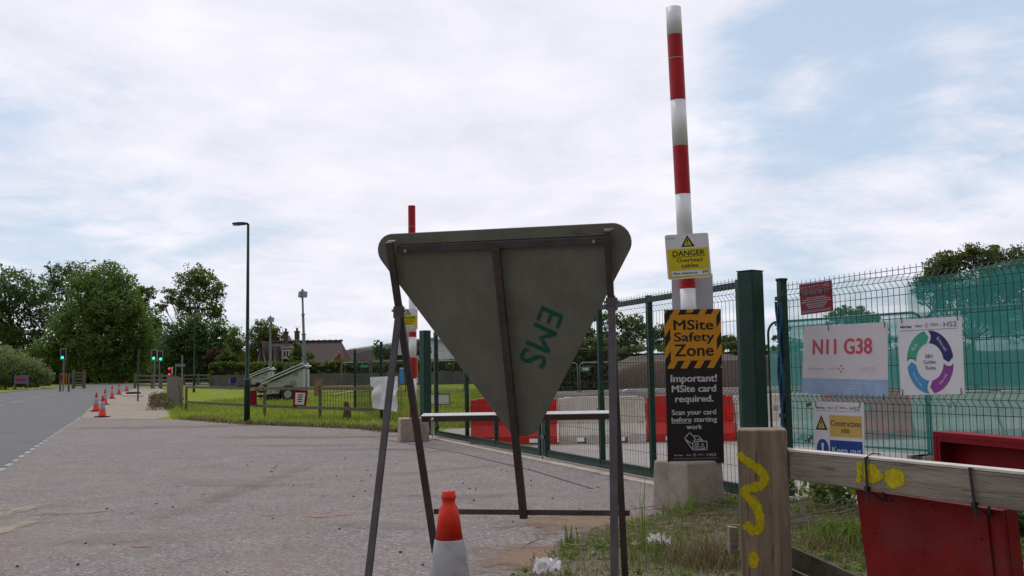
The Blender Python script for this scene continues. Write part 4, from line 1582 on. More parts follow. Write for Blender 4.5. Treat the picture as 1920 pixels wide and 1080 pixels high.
t1 = fsign('trespass_notice', [(1498, 533.5), (1559, 525), (1562, 583), (1502, 591)], MAROON, 'small tilted maroon trespassers notice near the top of the mesh fence')
header(t1, .075, .165, INKGREY, INKGREY, True)
t1.text('TRESPASSERS KEEP OUT', .07, .93, .26, .37, INKSILV, 2, .006)
rr = random.Random(4)
for v, a, b in ((.47, .22, .8), (.53, .1, .93), (.60, .06, .96), (.67, .2, .85), (.73, .22, .8), (.79, .25, .75)):
    u = a
    while u < b:
        w_ = rr.uniform(.03, .09); t1.rect(u, v, min(b, u + w_), v + .03, INKGREY, 2, 'small_print'); u += w_ + .015
t1.rect(.05, .88, .95, .893, INKGREY, 2, 'rule_line'); t1.rect(.05, .92, .95, .94, INKGREY, 2, 'small_print')
t1.done()

t2 = fsign('gate_number_notice', [(1507, 612), (1664, 604), (1665, 744), (1504, 737)], SIGNW, 'wide white N11 G38 notice with a pale blue foot on the mesh fence', th=.003)
t2.text('N11 G38', .125, .835, .20, .425, PINK, 2, .018)

t2.rect(.0, .775, 1, 1, PALEB, 1, 'blue_band')
FAINT = M('faint ink', (.55, .53, .57), .5)
t2.text('Balfour Beatty', .08, .26, .61, .655, FAINT, 2, .01, 'logo'); t2.text('VINCI', .33, .42, .61, .65, FAINT, 2, 0, 'logo')
for du, dv in ((0, -.04), (.025, 0), (0, .04), (-.025, 0)):
    t2.poly([(.48 + du, .63 + dv - .016), (.491 + du, .63 + dv), (.48 + du, .63 + dv + .016), (.469 + du, .63 + dv)], PINK, 2, 'logo')
t2.text('HS2', .70, .87, .595, .665, FAINT, 2, 0, 'logo')
for v, a, b in ((.82, .2, .8), (.86, .3, .66), (.90, .28, .64), (.94, .33, .6)):
    u = a
    while u < b:
        w_ = rr.uniform(.03, .08); t2.rect(u, v, min(b, u + w_), v + .014, M('pale ink', (.42, .5, .64), .5), 2, 'small_print'); u += w_ + .012
t2.done()
t3 = fsign('golden_rules_notice', [(1682, 600), (1802.5, 593), (1809, 738.5), (1689, 741)], SIGNW2, 'white golden rules notice with a four colour ring on the mesh fence', th=.004)
header(t3, .06, .125, NAVY)
t3.text('BBV', .435, .555, .475, .525, NAVY, 2, .0); t3.text('Golden', .40, .595, .548, .60, NAVY, 2, 0); t3.text('Rules', .43, .585, .624, .675, NAVY, 2, 0)
asp3 = (t3.c[1] - t3.c[0]).length / (t3.c[3] - t3.c[0]).length
cu, cv = .495, .575


def ring(a0, a1, mat, s, tip=11):
    ro, ri = .365, .215
    def pp(r, a): return (cu + r * math.cos(R(a)), cv - r * math.sin(R(a)) * asp3 * 1.02)
    n = 12
    for i in range(n):
        x0, x1 = a0 + (a1 - a0) * i / n, a0 + (a1 - a0) * (i + 1) / n
        if i == n - 1:
            s.poly([pp(ri, x0), pp(ro, x0), pp(ro, x1 + 0), pp((ro + ri) / 2, x1 - tip), pp(ri, x1)], mat, 1, 'ring_arrow')
            continue
        if i == 0:
            s.poly([pp(ri, x0), pp((ro + ri) / 2, x0 - tip), pp(ro, x0), pp(ro, x1), pp(ri, x1)], mat, 1, 'ring_arrow'); continue
        s.poly([pp(ri, x0), pp(ro, x0), pp(ro, x1), pp(ri, x1)], mat, 1, 'ring_arrow')


ring(178, 100, TEAL, t3, 10); ring(90, 8, NAVY, t3, 10); ring(-4, -82, PURP, t3, 10); ring(-94, -172, CYAN, t3, 10)
for a, s_, ln in ((140, 'Be fit', .1), (45, 'Be fit for work', .2), (-45, 'Stay safe', .16), (-135, 'Plan your work', .2)):
    r_ = .29
    c_ = (cu + r_ * math.cos(R(a)), cv - r_ * math.sin(R(a)) * asp3)
    th_ = {140: 40, 45: -52, -45: 45, -135: -52}[a]
    ux, uy = math.cos(R(th_)), -math.sin(R(th_)) * asp3
    vx, vy = -math.sin(R(th_)), -math.cos(R(th_)) * asp3
    h_ = .022
    q = [(-ln / 2, -h_), (ln / 2, -h_), (ln / 2, h_), (-ln / 2, h_)]
    Q = [t3.p(c_[0] + ux * x + vx * y, c_[1] + uy * x + vy * y, 0) for x, y in q]
    t3.text(s_, 0, 1, 0, 1, SIGNW2, 3, .0, quad=Q)
t3.done()
t4 = fsign('construction_notice', [(1525.5, 752.5), (1619, 755.5), (1622, 893), (1528.5, 884)], SIGNW2, 'white construction site and keep out notice low on the mesh fence', lift=.0, th=.004)
header(t4, .055, .108, NAVY)
tri_warning(t4, .03, .285, .19, .40, SANDY, 1)
t4.rect(.325, .185, .965, .485, SANDY, 1); t4.text('Construction', .355, .94, .255, .335, BLACK, 2, .006); t4.text('site', .56, .725, .355, .425, BLACK, 2, .006)
t4.rect(.325, .535, .965, .84, BLUE, 1); t4.text('Keep out', .37, .945, .63, .735, SIGNW2, 2, .005)
W4 = (t4.c[1] - t4.c[0]).length / (t4.c[3] - t4.c[0]).length
t4.poly([(.175 + .125 * math.cos(2 * math.pi * k / 28), .66 + .125 * W4 * math.sin(2 * math.pi * k / 28)) for k in range(28)], BLUE, 1, 'mandatory_disc')
t4.poly([(.150, .585), (.20, .585), (.19, .70), (.16, .70)], SIGNW2, 2, 'mandatory_disc'); t4.rect(.155, .715, .195, .74, SIGNW2, 2, 'mandatory_disc')
t4.done()

# cable ties on the notices
tie = MB()
for x, y in ((1690, 600), (1795, 594), (1692, 735), (1802, 733), (1658, 608), (1553, 615), (1529, 757), (1612, 758), (1656, 744)):
    p = onplane(x, y, fplane + fn * .008, fn)
    tie.bar(p + Vector((0, 0, .025)), p - Vector((0, 0, .03)), .005, .004, fn)
tie.build('cable_ties', CABLE, FENCE, Vector(FENCE.location))

# ------------------------------------------------------------------ triangular sign on its A-frame (seen from behind)
def a_frame():
    TLp, TRp = at(735, 452, 5.05), at(1142, 430, 4.70)
    yaw = math.atan2(TLp.y - TRp.y, TRp.x - TLp.x)
    U = (TRp - TLp).normalized()                       # along the top, left to right
    Hn = Vector((U.y, -U.x, 0)).normalized()           # horizontal, towards the viewer
    if Hn.y > 0: Hn = -Hn
    tilt = .315
    Dn = (Vector((0, 0, -1)) - Hn * tilt).normalized() # down the leaning face
    N = U.cross(Dn).normalized()
    if N.y > 0: N = -N
    P0 = TLp
    def pl(px, py, off=0.0): return onplane(px, py, P0 + N * off, N)
    root = thing('triangular_road_sign', Vector(((TLp.x + TRp.x) / 2, 5.2, 0)), 'big triangular road sign on a steel trestle, its grey back facing the viewer', 'road sign')
    O = Vector(root.location)
    # plate: rounded inverted triangle outline taken on the sign plane
    a, b, c = pl(690, 443), pl(1200, 411), pl(987, 844)
    def corner(p, q, r, rad):
        """arc joining q->p and p->r at corner p"""
        d1, d2 = (q - p).normalized(), (r - p).normalized()
        ang = d1.angle(d2); tlen = rad / math.tan(ang / 2)
        cen = p + (d1 + d2).normalized() * (rad / math.sin(ang / 2))
        s_, e_ = p + d1 * tlen, p + d2 * tlen
        out = []
        for k in range(13):
            v = (s_ - cen).lerp(e_ - cen, k / 12).normalized() * rad
            out.append(cen + v)
        return out
    # corners found from the straight edges of the photograph
    e_tl, e_tr = pl(745, 439.5), pl(1140, 420)
    e_r1, e_r2 = pl(1170, 487), pl(1021, 778)
    e_l1, e_l2 = pl(722, 497), pl(930, 775)
    def isect(p1, p2, q1, q2):
        # 2D in plane basis
        ex, ey = U, N.cross(U).normalized()
        f = lambda p: ((p - P0).dot(ex), (p - P0).dot(ey))
        (x1, y1), (x2, y2), (x3, y3), (x4, y4) = f(p1), f(p2), f(q1), f(q2)
        den = (x1 - x2) * (y3 - y4) - (y1 - y2) * (x3 - x4)
        X = ((x1 * y2 - y1 * x2) * (x3 - x4) - (x1 - x2) * (x3 * y4 - y3 * x4)) / den
        Y_ = ((x1 * y2 - y1 * x2) * (y3 - y4) - (y1 - y2) * (x3 * y4 - y3 * x4)) / den
        return P0 + ex * X + ey * Y_
    A = isect(e_tl, e_tr, e_l1, e_l2); B = isect(e_tl, e_tr, e_r1, e_r2); Cc = isect(e_r1, e_r2, e_l1, e_l2)
    outline = corner(A, Cc, B, .085) + corner(B, A, Cc, .085) + corner(Cc, B, A, .10)
    m = MB(); m.prism(outline, -N * .004)
    plate = m.build('sign_plate', SIGNBK, root, O)
    # rolled rim round the plate
    rim = MB(); n_ = len(outline)
    rim.tube([p - N * .004 for p in outline] + [outline[0] - N * .004], .004, 6, cap=False); rim.build('rim', SIGNBK, root, O)
    # face towards the traffic: red border on white
    ff = MB(); cen = (A + B + Cc) / 3
    ff.add([p - N * .0055 for p in outline], [tuple(range(n_))]); ff.build('sign_face', PVCR, root, O, fix=False)
    fw = MB(); fw.add([cen.lerp(p, .72) - N * .007 for p in outline], [tuple(range(n_))]); fw.build('sign_face_centre', SIGNW2, root, O, fix=False)
    up = -Dn
    # frame bars, 20-40 mm proud of the plate towards the viewer
    def bar(name, p, q, w, th, mat, lo):
        b_ = MB(); b_.bar(p + N * (lo + th / 2), q + N * (lo + th / 2), w, th, N)
        return b_.build(name, mat, root, O, bevel=.002)
    bar('top_channel', pl(748, 466), pl(1140, 449), .036, .022, FRAMEB, .001)
    lip = MB(); lip.bar(pl(748, 457) + N * .004, pl(1140, 438.5) + N * .004, .005, .008, N); lip.build('channel_lip', SIGNBK, root, O)
    bar('centre_bar', pl(934, 463), pl(986, 966), .038, .024, FRAMER, .024)
    # side members: upper part, then the far legs to the ground, all in the sign plane
    def ground_of(p, q):
        d = (q - p); t_ = -p.z / d.z
        return p + d * t_
    LT, LB = pl(735, 452), pl(818, 1010); LG = ground_of(LT, LB)
    RT, RB = pl(1141.5, 430), pl(1174, 1060); RG = ground_of(RT, RB)
    bar('side_leg', LT, LG, .036, .02, FRAMER, .026)
    bar('side_leg', RT, RG, .032, .016, FRAMER, .026)
    # rungs
    rg = MB(); rg.bar(pl(816, 957) + N * .01, pl(1181, 960) + N * .01, .028, .028, (0, 0, 1)); rg.build('rung', FRAMER, root, O, bevel=.002)
    r2 = MB(); r2.bar(pl(789, 787) - N * .026, pl(1150, 782) - N * .026, .030, .040, N); r2.build('support_bar', FRAMER, root, O, bevel=.002)
    r2 = MB(); r2.bar(pl(789, 787) - N * .026 + up * .0170, pl(1150, 782) - N * .026 + up * .0170, .003, .042, N); r2.build('painted_skylit_top', M('painted skylit steel', (.46, .46, .46), .3, .08, 20), root, O)  # added pale strip: sky light on the bar's top face, painted as colour
    bl = MB()
    for x, y in ((761, 470), (1114, 452), (1145, 786), (811, 786)):
        p = pl(x, y, .024); bl.tube([p, p + N * .012], .0085, 6)
    bl.build('bolt', GALV, root, O)
    # hinged near legs
    for (hx, hy, fx, fy, s_) in ((748, 582, 690, 1080, -1), (1147, 566, 1152, 1080, 1)):
        h = pl(hx, hy, .045)
        # plane of the near leg: vertical plane towards the viewer
        dpl = Vector((Hn.x, Hn.y, 0))
        nn = U
        # the foot lies on the ground; find reach so that the leg passes the seen pixel
        best = None
        for k in range(10, 110):
            foot = Vector((h.x + Hn.x * k * .01, h.y + Hn.y * k * .01, 0.0))
            d = foot - h
            # point of the leg at the bottom image row
            lo_, hi_ = 0.0, 1.0
            for _ in range(30):
                md = (lo_ + hi_) / 2
                q = h + d * md - CAM
                loc = ROT.transposed() @ q
                yy = 540 + F_PX * loc.y / loc.z
                if yy < fy: lo_ = md
                else: hi_ = md
            xx = 960 - F_PX * loc.x / loc.z
            if best is None or abs(xx - fx) < best[0]: best = (abs(xx - fx), foot)
        foot = best[1]
        if s_ > 0:
            foot0 = Vector((h.x + (foot_l - h_l).x, h.y + (foot_l - h_l).y, 0))
            best = None
            for k in range(-40, 60):
                ft = foot0 + Vector((U.x, U.y, 0)) * k * .005
                d = ft - h
                lo_, hi_ = 0.0, 1.0
                for _ in range(30):
                    md = (lo_ + hi_) / 2
                    loc = ROT.transposed() @ (h + d * md - CAM)
                    if 540 + F_PX * loc.y / loc.z < fy: lo_ = md
                    else: hi_ = md
                xx = 960 - F_PX * loc.x / loc.z
                if best is None or abs(xx - fx) < best[0]: best = (abs(xx - fx), ft)
            foot = best[1]; foot_r, h_r = foot, h
        if s_ < 0: foot_l, h_l = foot, h
        l = MB(); l.bar(h + (h - foot).normalized() * .03, foot, .034, .014, Hn)
        lg = l.build('prop_leg', FRAMEB, root, O, bevel=.002)
        hb = MB(); hb.bar(h - U * .026 * 1 + Vector((0, 0, -.01)), h + U * .026 + Vector((0, 0, -.01)), .030, .060, Vector((0, 0, 1))); hb.build('hinge_bracket', FRAMEB, root, O, bevel=.003)
        hb = MB(); hb.tube([h - U * .038, h + U * .038], .007, 8); hb.build('hinge_pin', GALVD, root, O)
    # foot stretcher between the near legs, just below the picture
    st = MB()
    fl = foot_l.lerp(h_l, .165); fr_ = foot_r.lerp(h_r, .165); st.bar(fl, fr_, .028, .028); st.build('rung', FRAMER, root, O)
    # stencilled letters
    vs, fs = text_mesh('EMS')
    xs = [v.x for v in vs]; ys_ = [v.y for v in vs]
    Q = [pl(1016, 573), pl(972, 674), pl(1018, 694), pl(1057, 592)]
    mt = MB()
    for k_, (sx_, sy_) in enumerate(((-.015, 0), (.02, 0), (0, .02), (0, -.02))):
        out = []
        for v in vs:
            a_ = (v.x + sx_ - min(xs)) / (max(xs) - min(xs)); b_ = (v.y + sy_ - min(ys_)) / (max(ys_) - min(ys_))
            out.append(Q[0].lerp(Q[1], a_).lerp(Q[3].lerp(Q[2], a_), b_) + N * (.0012 + .00015 * k_))
        mt.add(out, fs)
    patch_mesh('stencilled_letters', [Vector(v_) - O for v_ in mt.v], mt.f, [.58] * len(mt.v), patch_mat('green stencil paint', (.030, .15, .11), 22, .68), plate)
    sc = MB()
    path = [pl(1043, 480, .002), pl(1046, 510, .002), pl(1053, 560, .002), pl(1061, 610, .002), pl(1071, 668, .002)]
    sc.tube(path, .0009, 4); sc.build('hanging_thread', INKGREY, root, O)
    sc = MB()
    for pts in (((1066, 437), (1078, 431), (1088, 436), (1103, 437)), ((1070, 433), (1082, 437), (1095, 434)), ((1075, 441), (1087, 429))):
        sc.tube([pl(x, y, .003) for x, y in pts], .0014, 4)
    sc.build('dead_stem', TWIG, root, O)
    scm = MB()
    rr_ = random.Random(3)
    for _ in range(34):
        x_, y_ = rr_.uniform(790, 1110), rr_.uniform(480, 700)
        if abs(x_ - 948) > (815 - y_) * .52: continue
        dx_, dy_ = rr_.gauss(0, 14), rr_.gauss(0, 10)
        scm.bar(pl(x_, y_, .0008), pl(x_ + dx_, y_ + dy_, .0008), .0012, .0006, N)
    scm.build('scratched_paint', M('scratch', (.24, .23, .20), .6), plate, O)
    ec = MB()
    for x, y in ((735, 452), (1141.5, 430)):
        p = pl(x, y, .041) + up * .0015
        ec.bar(p - U * .02, p + U * .02, .005, .005, N); ec.bar(p - U * .02 + N * .015, p + U * .02 + N * .015, .004, .004, N)
    ec.build('open_tube_end', GALV, root, O)


a_frame()


# ------------------------------------------------------------------ traffic cones
def make_cone(loc, label, style='tall', group=None):
    root = thing('traffic_cone', loc, label, 'traffic cone', group)
    H = .75
    def rad(z): return .138 + (.030 - .138) * (z - .03) / (H - .03)
    b = MB()
    b.box((0, 0, .0125), (.40, .40, .025)); b.box((0, 0, .032), (.34, .34, .014)); b.build('base', RUBBER, root, bevel=.01)
    z1, z2 = (.27, .555) if style == 'tall' else (.29, .565)
    b = MB(); b.lathe([(.150, .039), (rad(.06), .06), (rad(z1), z1)], n=32); b.build('lower_body', CONER, root, smooth=False)
    b = MB(); b.lathe([(rad(z1) + .001, z1), (rad(z1) + .003, z1 + .004), (rad(z2) + .003, z2 - .004), (rad(z2) + .001, z2)], n=32); b.build('reflective_sleeve', CONEW, root)
    b = MB(); b.lathe([(rad(z2), z2), (rad(.685) , .685), (.0285, .700), (.0275, .722), (.0315, .725), (.0315, .738), (.029, .742), (.029, .752), (.022, .757), (.018, .757)], n=32); b.build('upper_body', CONER, root)
    for c in root.children:
        if c.name.startswith('base'): continue
        for p in c.data.polygons: p.use_smooth = len(p.vertices) == 4
    return root


nc = onplane(839, 921, Vector((0, 0, 0)), Vector((0, 0, 1)))
pc = at(841, 921, 4.36)
make_cone(Vector((pc.x, pc.y, .008 - .0)), 'near orange cone standing behind the triangular sign trestle, cut by the picture edge')
far = [((191.5, 782.5), 'nearest cone of the roadside row, at the gravel corner'), ((180, 771.5), 'second roadside cone, standing on the road edge'),
       ((196, 759), 'third roadside cone, half hidden by the nearest one'), ((210, 747.5), 'fourth roadside cone, standing clear by itself on the gravel'),
       ((223, 739.7), 'fifth roadside cone, just beyond the lying board'), ((237.5, 733.6), 'farthest cone of the roadside row')]
c0 = None
for (q, lab) in far:
    p = g(*q); p.z += .006
    if c0 is None:
        c0 = make_cone(p, lab, group='orange cones along the roadside'); o = c0
    else:
        o = copy_tree(c0); o.location = p; o['label'] = lab
    o.rotation_euler.z = random.uniform(0, 1.5)
    o.rotation_euler.x = random.uniform(-.03, .03)


# ------------------------------------------------------------------ foreground timber fence
def smooth_poly(P, closed=True, it=3):
    P = [tuple(p) for p in P]
    for _ in range(it):
        Q = []
        n = len(P)
        for i in range(n if closed else n - 1):
            a, b = P[i], P[(i + 1) % n]
            Q.append(tuple(x * .75 + y * .25 for x, y in zip(a, b)))
            Q.append(tuple(x * .25 + y * .75 for x, y in zip(a, b)))
        if not closed: Q = [P[0]] + Q + [P[-1]]
        P = Q
    return P


def timber():
    P = at(1430, 900, 3.10)
    zt_ = at(1430, 806, 3.10).z
    a, b = at(1385, 900, 3.10).x, at(1477, 900, 3.10).x
    w = b - a
    root = thing('timber_post', (P.x + .019, 3.10 + w / 2, 0), 'thick weathered wooden post with a yellow sprayed mark', 'wooden post')
    O = Vector(root.location)
    TH = -R(12.5); m = MB(); m.box((0, 0, zt_ / 2 - .05), (w, w, zt_ + .1), TH, 1.0)
    m.build('post', WOODP, root, bevel=.006)
    # sprayed mark
    sp = MB()
    fnm = Vector((math.sin(TH), -math.cos(TH), 0))
    def fp(px, py): return onplane(px, py, O + fnm * (w / 2 + .0012), fnm) - O
    pts = [(1386, 848), (1391, 858), (1411, 872), (1429, 885), (1434, 895), (1431, 908), (1416, 914), (1399, 919), (1398, 927), (1411, 938), (1421, 952), (1425, 970), (1424, 988), (1418, 996), (1405, 990), (1397, 981)]
    ws = [8, 12, 13, 13, 14, 14, 16, 18, 16, 14, 14, 15, 15, 16, 16, 12]
    L_, R_ = [], []
    sm = smooth_poly([(a_, b_, c_) for (a_, b_), c_ in zip(pts, ws)], False, 3)
    pts = [(q_[0], q_[1]) for q_ in sm]; ws = [q_[2] + 1.5 for q_ in sm]
    for i, ((x, y), w_) in enumerate(zip(pts, ws)):
        x0, y0 = pts[max(0, i - 1)]; x1, y1 = pts[min(len(pts) - 1, i + 1)]
        dx, dy = x1 - x0, y1 - y0; l = math.hypot(dx, dy)
        j = random.uniform(.93, 1.07)
        L_.append(fp(x - dy / l * w_ / 2 * j, y + dx / l * w_ / 2 * j)); R_.append(fp(x + dy / l * w_ / 2 * j, y - dx / l * w_ / 2 * j))
    n_ = len(pts)
    vs = []
    ed_ = []
    for i in range(n_):
        cc = (L_[i] + R_[i]) / 2
        vs += [cc.lerp(L_[i], 1.75), cc.lerp(L_[i], .7), cc.lerp(R_[i], .7), cc.lerp(R_[i], 1.75)]; ed_ += [0, .95, .95, 0]
    fs_ = [(4 * i + k, 4 * i + k + 1, 4 * i + k + 5, 4 * i + k + 4) for i in range(n_ - 1) for k in range(3)]
    patch_mesh('spray_mark', vs, fs_, ed_, SPRAY, root)
    vs = [fp(1413, 1050)]; ed_ = [1]
    for rr_, e_ in ((8, .9), (15, 0)):
        vs += [fp(1413 + rr_ * math.cos(k / 14 * 2 * math.pi), 1050 + rr_ * 1.5 * math.sin(k / 14 * 2 * math.pi)) for k in range(14)]; ed_ += [e_] * 14
    patch_mesh('spray_dot', vs, [(0, 1 + k, 1 + (k + 1) % 14) for k in range(14)] + [(1 + k, 15 + k, 15 + (k + 1) % 14, 1 + (k + 1) % 14) for k in range(14)], ed_, SPRAY, root)
    for _ in range(260):
        x, y = random.choice(pts); x += random.gauss(0, 7.5); y += random.gauss(0, 7.5); r = random.uniform(.25, .8)
        if 1388 < x < 1474: sp.add([fp(x + r * math.cos(k), y + r * math.sin(k)) for k in range(6)], [tuple(range(6))])
    sp.build('paint_speckle', YPAINT, root, fix=False)
    # rail
    A_, B_ = at(1480, 868, 3.14), at(1920, 916, 2.36)
    d = (B_ - A_); d.z = 0; d.normalize()
    z0, z1 = at(1480, 897, 3.12).z, at(1480, 846, 3.12).z
    mid = (z0 + z1) / 2
    A0_ = Vector((b + .002, 3.155, mid)); B0_ = A0_ + d * 1.9
    root2 = thing('timber_rail', A0_, 'weathered top rail fixed to the wooden post, with yellow paint blobs', 'wooden rail')
    O2 = Vector(root2.location)
    sn = Vector((d.y, -d.x, 0))
    if sn.y > 0: sn = -sn
    hr = z1 - z0
    # local frame: x along the rail so that the grain runs with it
    ang = math.atan2(d.y, d.x)
    m = MB(); m.box((.95, 0, 0), (1.9, .045, hr))
    r = m.build('rail', WOODR, root2, bevel=.003)
    m = MB(); m.box((.95, .0, hr / 2 + .0045), (1.9, .046, .006)); m.build('painted_sunlit_top', M('painted sunlit wood', (.52, .48, .42), .6, .2, 14, .2, 60), root2)  # pale strip: sunlight along the rail's top edge, put into the colour
    root2.rotation_euler.z = ang
    inv = Matrix.Rotation(-ang, 3, 'Z')
    face = O2 + sn * (.0225 + .0012)
    def rp(px, py): return inv @ (onplane(px, py, face, sn) - O2)
    y = MB()
    blobs = [[(1606, 861), (1616, 862), (1617, 880), (1616, 905), (1604, 906), (1607, 890)],
             [(1618, 866), (1632, 866), (1643, 876), (1655, 890), (1660, 893), (1655, 897), (1650, 903), (1632, 906), (1620, 900)],
             [(1655, 892), (1662, 886), (1670, 880), (1684, 880), (1694, 884), (1696, 896), (1694, 910), (1680, 914), (1676, 919), (1668, 914), (1660, 904)]]
    for bl in [smooth_poly(b_, True, 2) for b_ in blobs]:
        cx_, cy_ = sum(a_ for a_, b_ in bl) / len(bl), sum(b_ for a_, b_ in bl) / len(bl)
        m_ = len(bl)
        vs = [rp(cx_, cy_)] + [rp(cx_ + (a_ - cx_) * .8, cy_ + (b_ - cy_) * .8) for a_, b_ in bl] + [rp(cx_ + (a_ - cx_) * 1.35, min(908 + (cx_ - 1600) * .15, max(862 + (cx_ - 1600) * .08, cy_ + (b_ - cy_) * 1.35))) for a_, b_ in bl]
        patch_mesh('spray_mark', vs, [(0, 1 + k, 1 + (k + 1) % m_) for k in range(m_)] + [(1 + k, 1 + m_ + k, 1 + m_ + (k + 1) % m_, 1 + (k + 1) % m_) for k in range(m_)], [1] + [.95] * m_ + [0] * m_, SPRAY, root2)
    for _ in range(220):
        x_, y_ = random.gauss(1650, 24), random.gauss(890, 10); q = random.uniform(.3, .8)
        y.add([rp(x_ + q * math.cos(k), y_ + q * math.sin(k)) for k in range(6)], [tuple(range(6))])
    y.build('paint_speckle', YPAINT, root2, fix=False)
    # red board hanging under the rail
    back = O2 - sn * .032
    def bp(px, py, off=0.0): return onplane(px, py, back - sn * off, sn)
    TL, TR = bp(1604, 916), bp(1878, 957)
    L2, R2 = bp(1626, 1080), bp(1892, 1080)
    hgt = .62
    def down(t_, q, l_):
        v = (q - t_).normalized(); return t_ + v * l_
    BL_, BR_ = down(TL, L2, hgt), down(TR, R2, hgt * .93)
    TL2, TR2 = TL, TR
    rootb = thing('red_sign_board', (BL_ + BR_) / 2, 'dark red board hung by black cable ties below the wooden rail', 'board')
    O3 = Vector(rootb.location)
    m = MB(); m.prism([TL2, TR2, BR_, BL_], -sn * .012); m.build('panel', REDBD, rootb, O3, bevel=.002)
    wdir = (TR2 - TL2).normalized()
    fr = MB()
    e0, e1 = TR2 - wdir * .012, BR_ - wdir * .012
    fr.bar(e0 - sn * .03, e1 - sn * .03, .026, .036, sn)
    fr.bar(TL2 + wdir * .012 - sn * .03, BL_ + wdir * .012 - sn * .03, .026, .036, sn)
    fr.bar(TL2 - sn * .03 + wdir * .026 - Vector((0, 0, .012)), TR2 - sn * .03 - wdir * .026 - Vector((0, 0, .012)), .024, .036, sn)
    fr.build('frame', REDBD, rootb, O3)
    ed_ = MB(); ed_.bar(e0 + sn * .003 - wdir * .03, e1 + sn * .003 - wdir * .03, .004, .006, sn); ed_.build('edge_trim', REDBD, rootb, O3)
    rv = MB()
    for x_, y_ in ((1672, 938), (1749, 948), (1640, 1000), (1730, 1034), (1840, 1010)):
        p = bp(x_, y_); rv.tube([p, p + sn * .003], .003, 6)
    rv.build('rivet', RUBBER, rootb, O3)
    # cable ties: loops over the rail
    for k, (x0, y0, x1, y1) in enumerate(((1623, 862, 1627, 940), (1818, 880, 1831, 974))):
        top = onplane(x0, y0, O2 + sn * .03, sn); top.z = z1 + .006
        low = onplane(x1, y1, O2 + sn * .030, sn)
        lowm = top.lerp(low, .72)
        bk = top - sn * .056
        t = MB()
        def flat(p, q): t.bar(p, q, .0075, .0022, sn if abs((q - p).normalized().dot(sn)) < .6 else Vector((0, 0, 1)))
        flat(top, lowm); flat(lowm, low); flat(top + sn * .0, bk)
        flat(bk, Vector((bk.x, bk.y, z0 - .03)))
        t.tube([Vector((bk.x, bk.y, z0 - .03)), lowm - sn * .0], .002, 4)
        t.box((lowm.x, lowm.y, lowm.z), (.011, .011, .014), ang)
        if k == 0: t.tube([top + Vector((0, 0, .0)), top + Vector((.02, 0, .012)), top + Vector((.045, .01, .008))], .002, 4)
        o = t.build('cable_tie', CABLE, None, top)
        tag(o, ('black cable tie looped over the rail beside the yellow paint', 'black cable tie looped over the plain part of the rail')[k], 'cable tie', 'cable ties holding the red board')
    # lower brace
    Y0 = 3.33
    a1, a2 = at(1366, 984, 3.40), at(1366, 1038, 3.40)
    br = MB()
    b1, b2 = at(1482, 1024, 3.27), at(1482, 1064, 3.27)
    c1, c2 = at(1640, 1094, 3.02), at(1640, 1138, 3.02)
    ths = Vector((.0, .035, 0))
    def board(m_, p_, q_, r_, s_, lit=0): m_.hexa([p_, q_, q_ + ths, p_ + ths, r_, s_, s_ + ths, r_ + ths])
    board(br, b2, c2, b1, c1)
    root4 = thing('timber_brace', (b2.x, b2.y, 0), 'dark sloping timber brace behind the foot of the wooden post', 'wooden brace')
    br.build('board', WOODD, root4, Vector(root4.location), bevel=.003)
    b5 = MB(); ths2 = Vector((0, .06, 0))
    q1, q2 = at(1482, 1067, 3.20), at(1640, 1136, 2.95)
    b5.hexa([q1 - Vector((0, 0, .05)), q2 - Vector((0, 0, .05)), q2 - Vector((0, 0, .05)) + ths2, q1 - Vector((0, 0, .05)) + ths2, q1, q2, q2 + ths2, q1 + ths2])
    b5.build('lower_board', WOODR, root4, Vector(root4.location), bevel=.002)
    s = MB(); s.prism([at(1367, 988, 3.2), at(1384, 990, 3.2), at(1384, 1042, 3.2), at(1369, 1036, 3.2)], (0, .04, 0))
    s.build('board_stub', WOODR, root4, Vector(root4.location), bevel=.002)


timber()


# red tray box hung at the fence
def red_box():
    pf = fplane + fn * .10
    TL = onplane(1765, 808, pf, fn); TR0 = onplane(1920, 821, pf, fn)
    d = (TR0 - TL).normalized()
    TR = TL + d * 1.25
    hgt = .80
    dn_ = Vector((0, 0, -1))
    root = thing('red_box', TL + d * .6 + dn_ * hgt, 'open fronted dark red steel box hung on the mesh fence behind the rail', 'steel box')
    O = Vector(root.location)
    t_ = .035
    dep = -fn * .16
    def P(a, b, c): return TL + d * a + dn_ * b + fn * c
    W = 1.25
    m = MB(); m.hexa([P(0, 0, -.09), P(W, 0, -.09), P(W, hgt, -.09), P(0, hgt, -.09), P(0, 0, -.08), P(W, 0, -.08), P(W, hgt, -.08), P(0, hgt, -.08)]); m.build('back_panel', REDBX, root, O)
    f = MB()
    for (a0, b0, a1, b1) in ((0, 0, W, t_), (0, hgt - t_, W, hgt), (0, t_, t_, hgt - t_), (W - t_, t_, W, hgt - t_)):
        f.hexa([P(a0, b0, -.078), P(a1, b0, -.078), P(a1, b1, -.078), P(a0, b1, -.078), P(a0, b0, .09), P(a1, b0, .09), P(a1, b1, .09), P(a0, b1, .09)])
    f.build('rim', REDBX, root, O, bevel=.003)
    s = MB()
    for (a0, b0, a1, b1) in ((0.03, t_, W - .03, t_ + .04), (t_, t_ + .04, t_ + .03, hgt - t_)):
        s.hexa([P(a0, b0, .07), P(a1, b0, .07), P(a1, b1, .07), P(a0, b1, .07), P(a0, b0, .085), P(a1, b0, .085), P(a1, b1, .085), P(a0, b1, .085)])
    s.build('inner_lip', REDBX, root, O)


red_box()


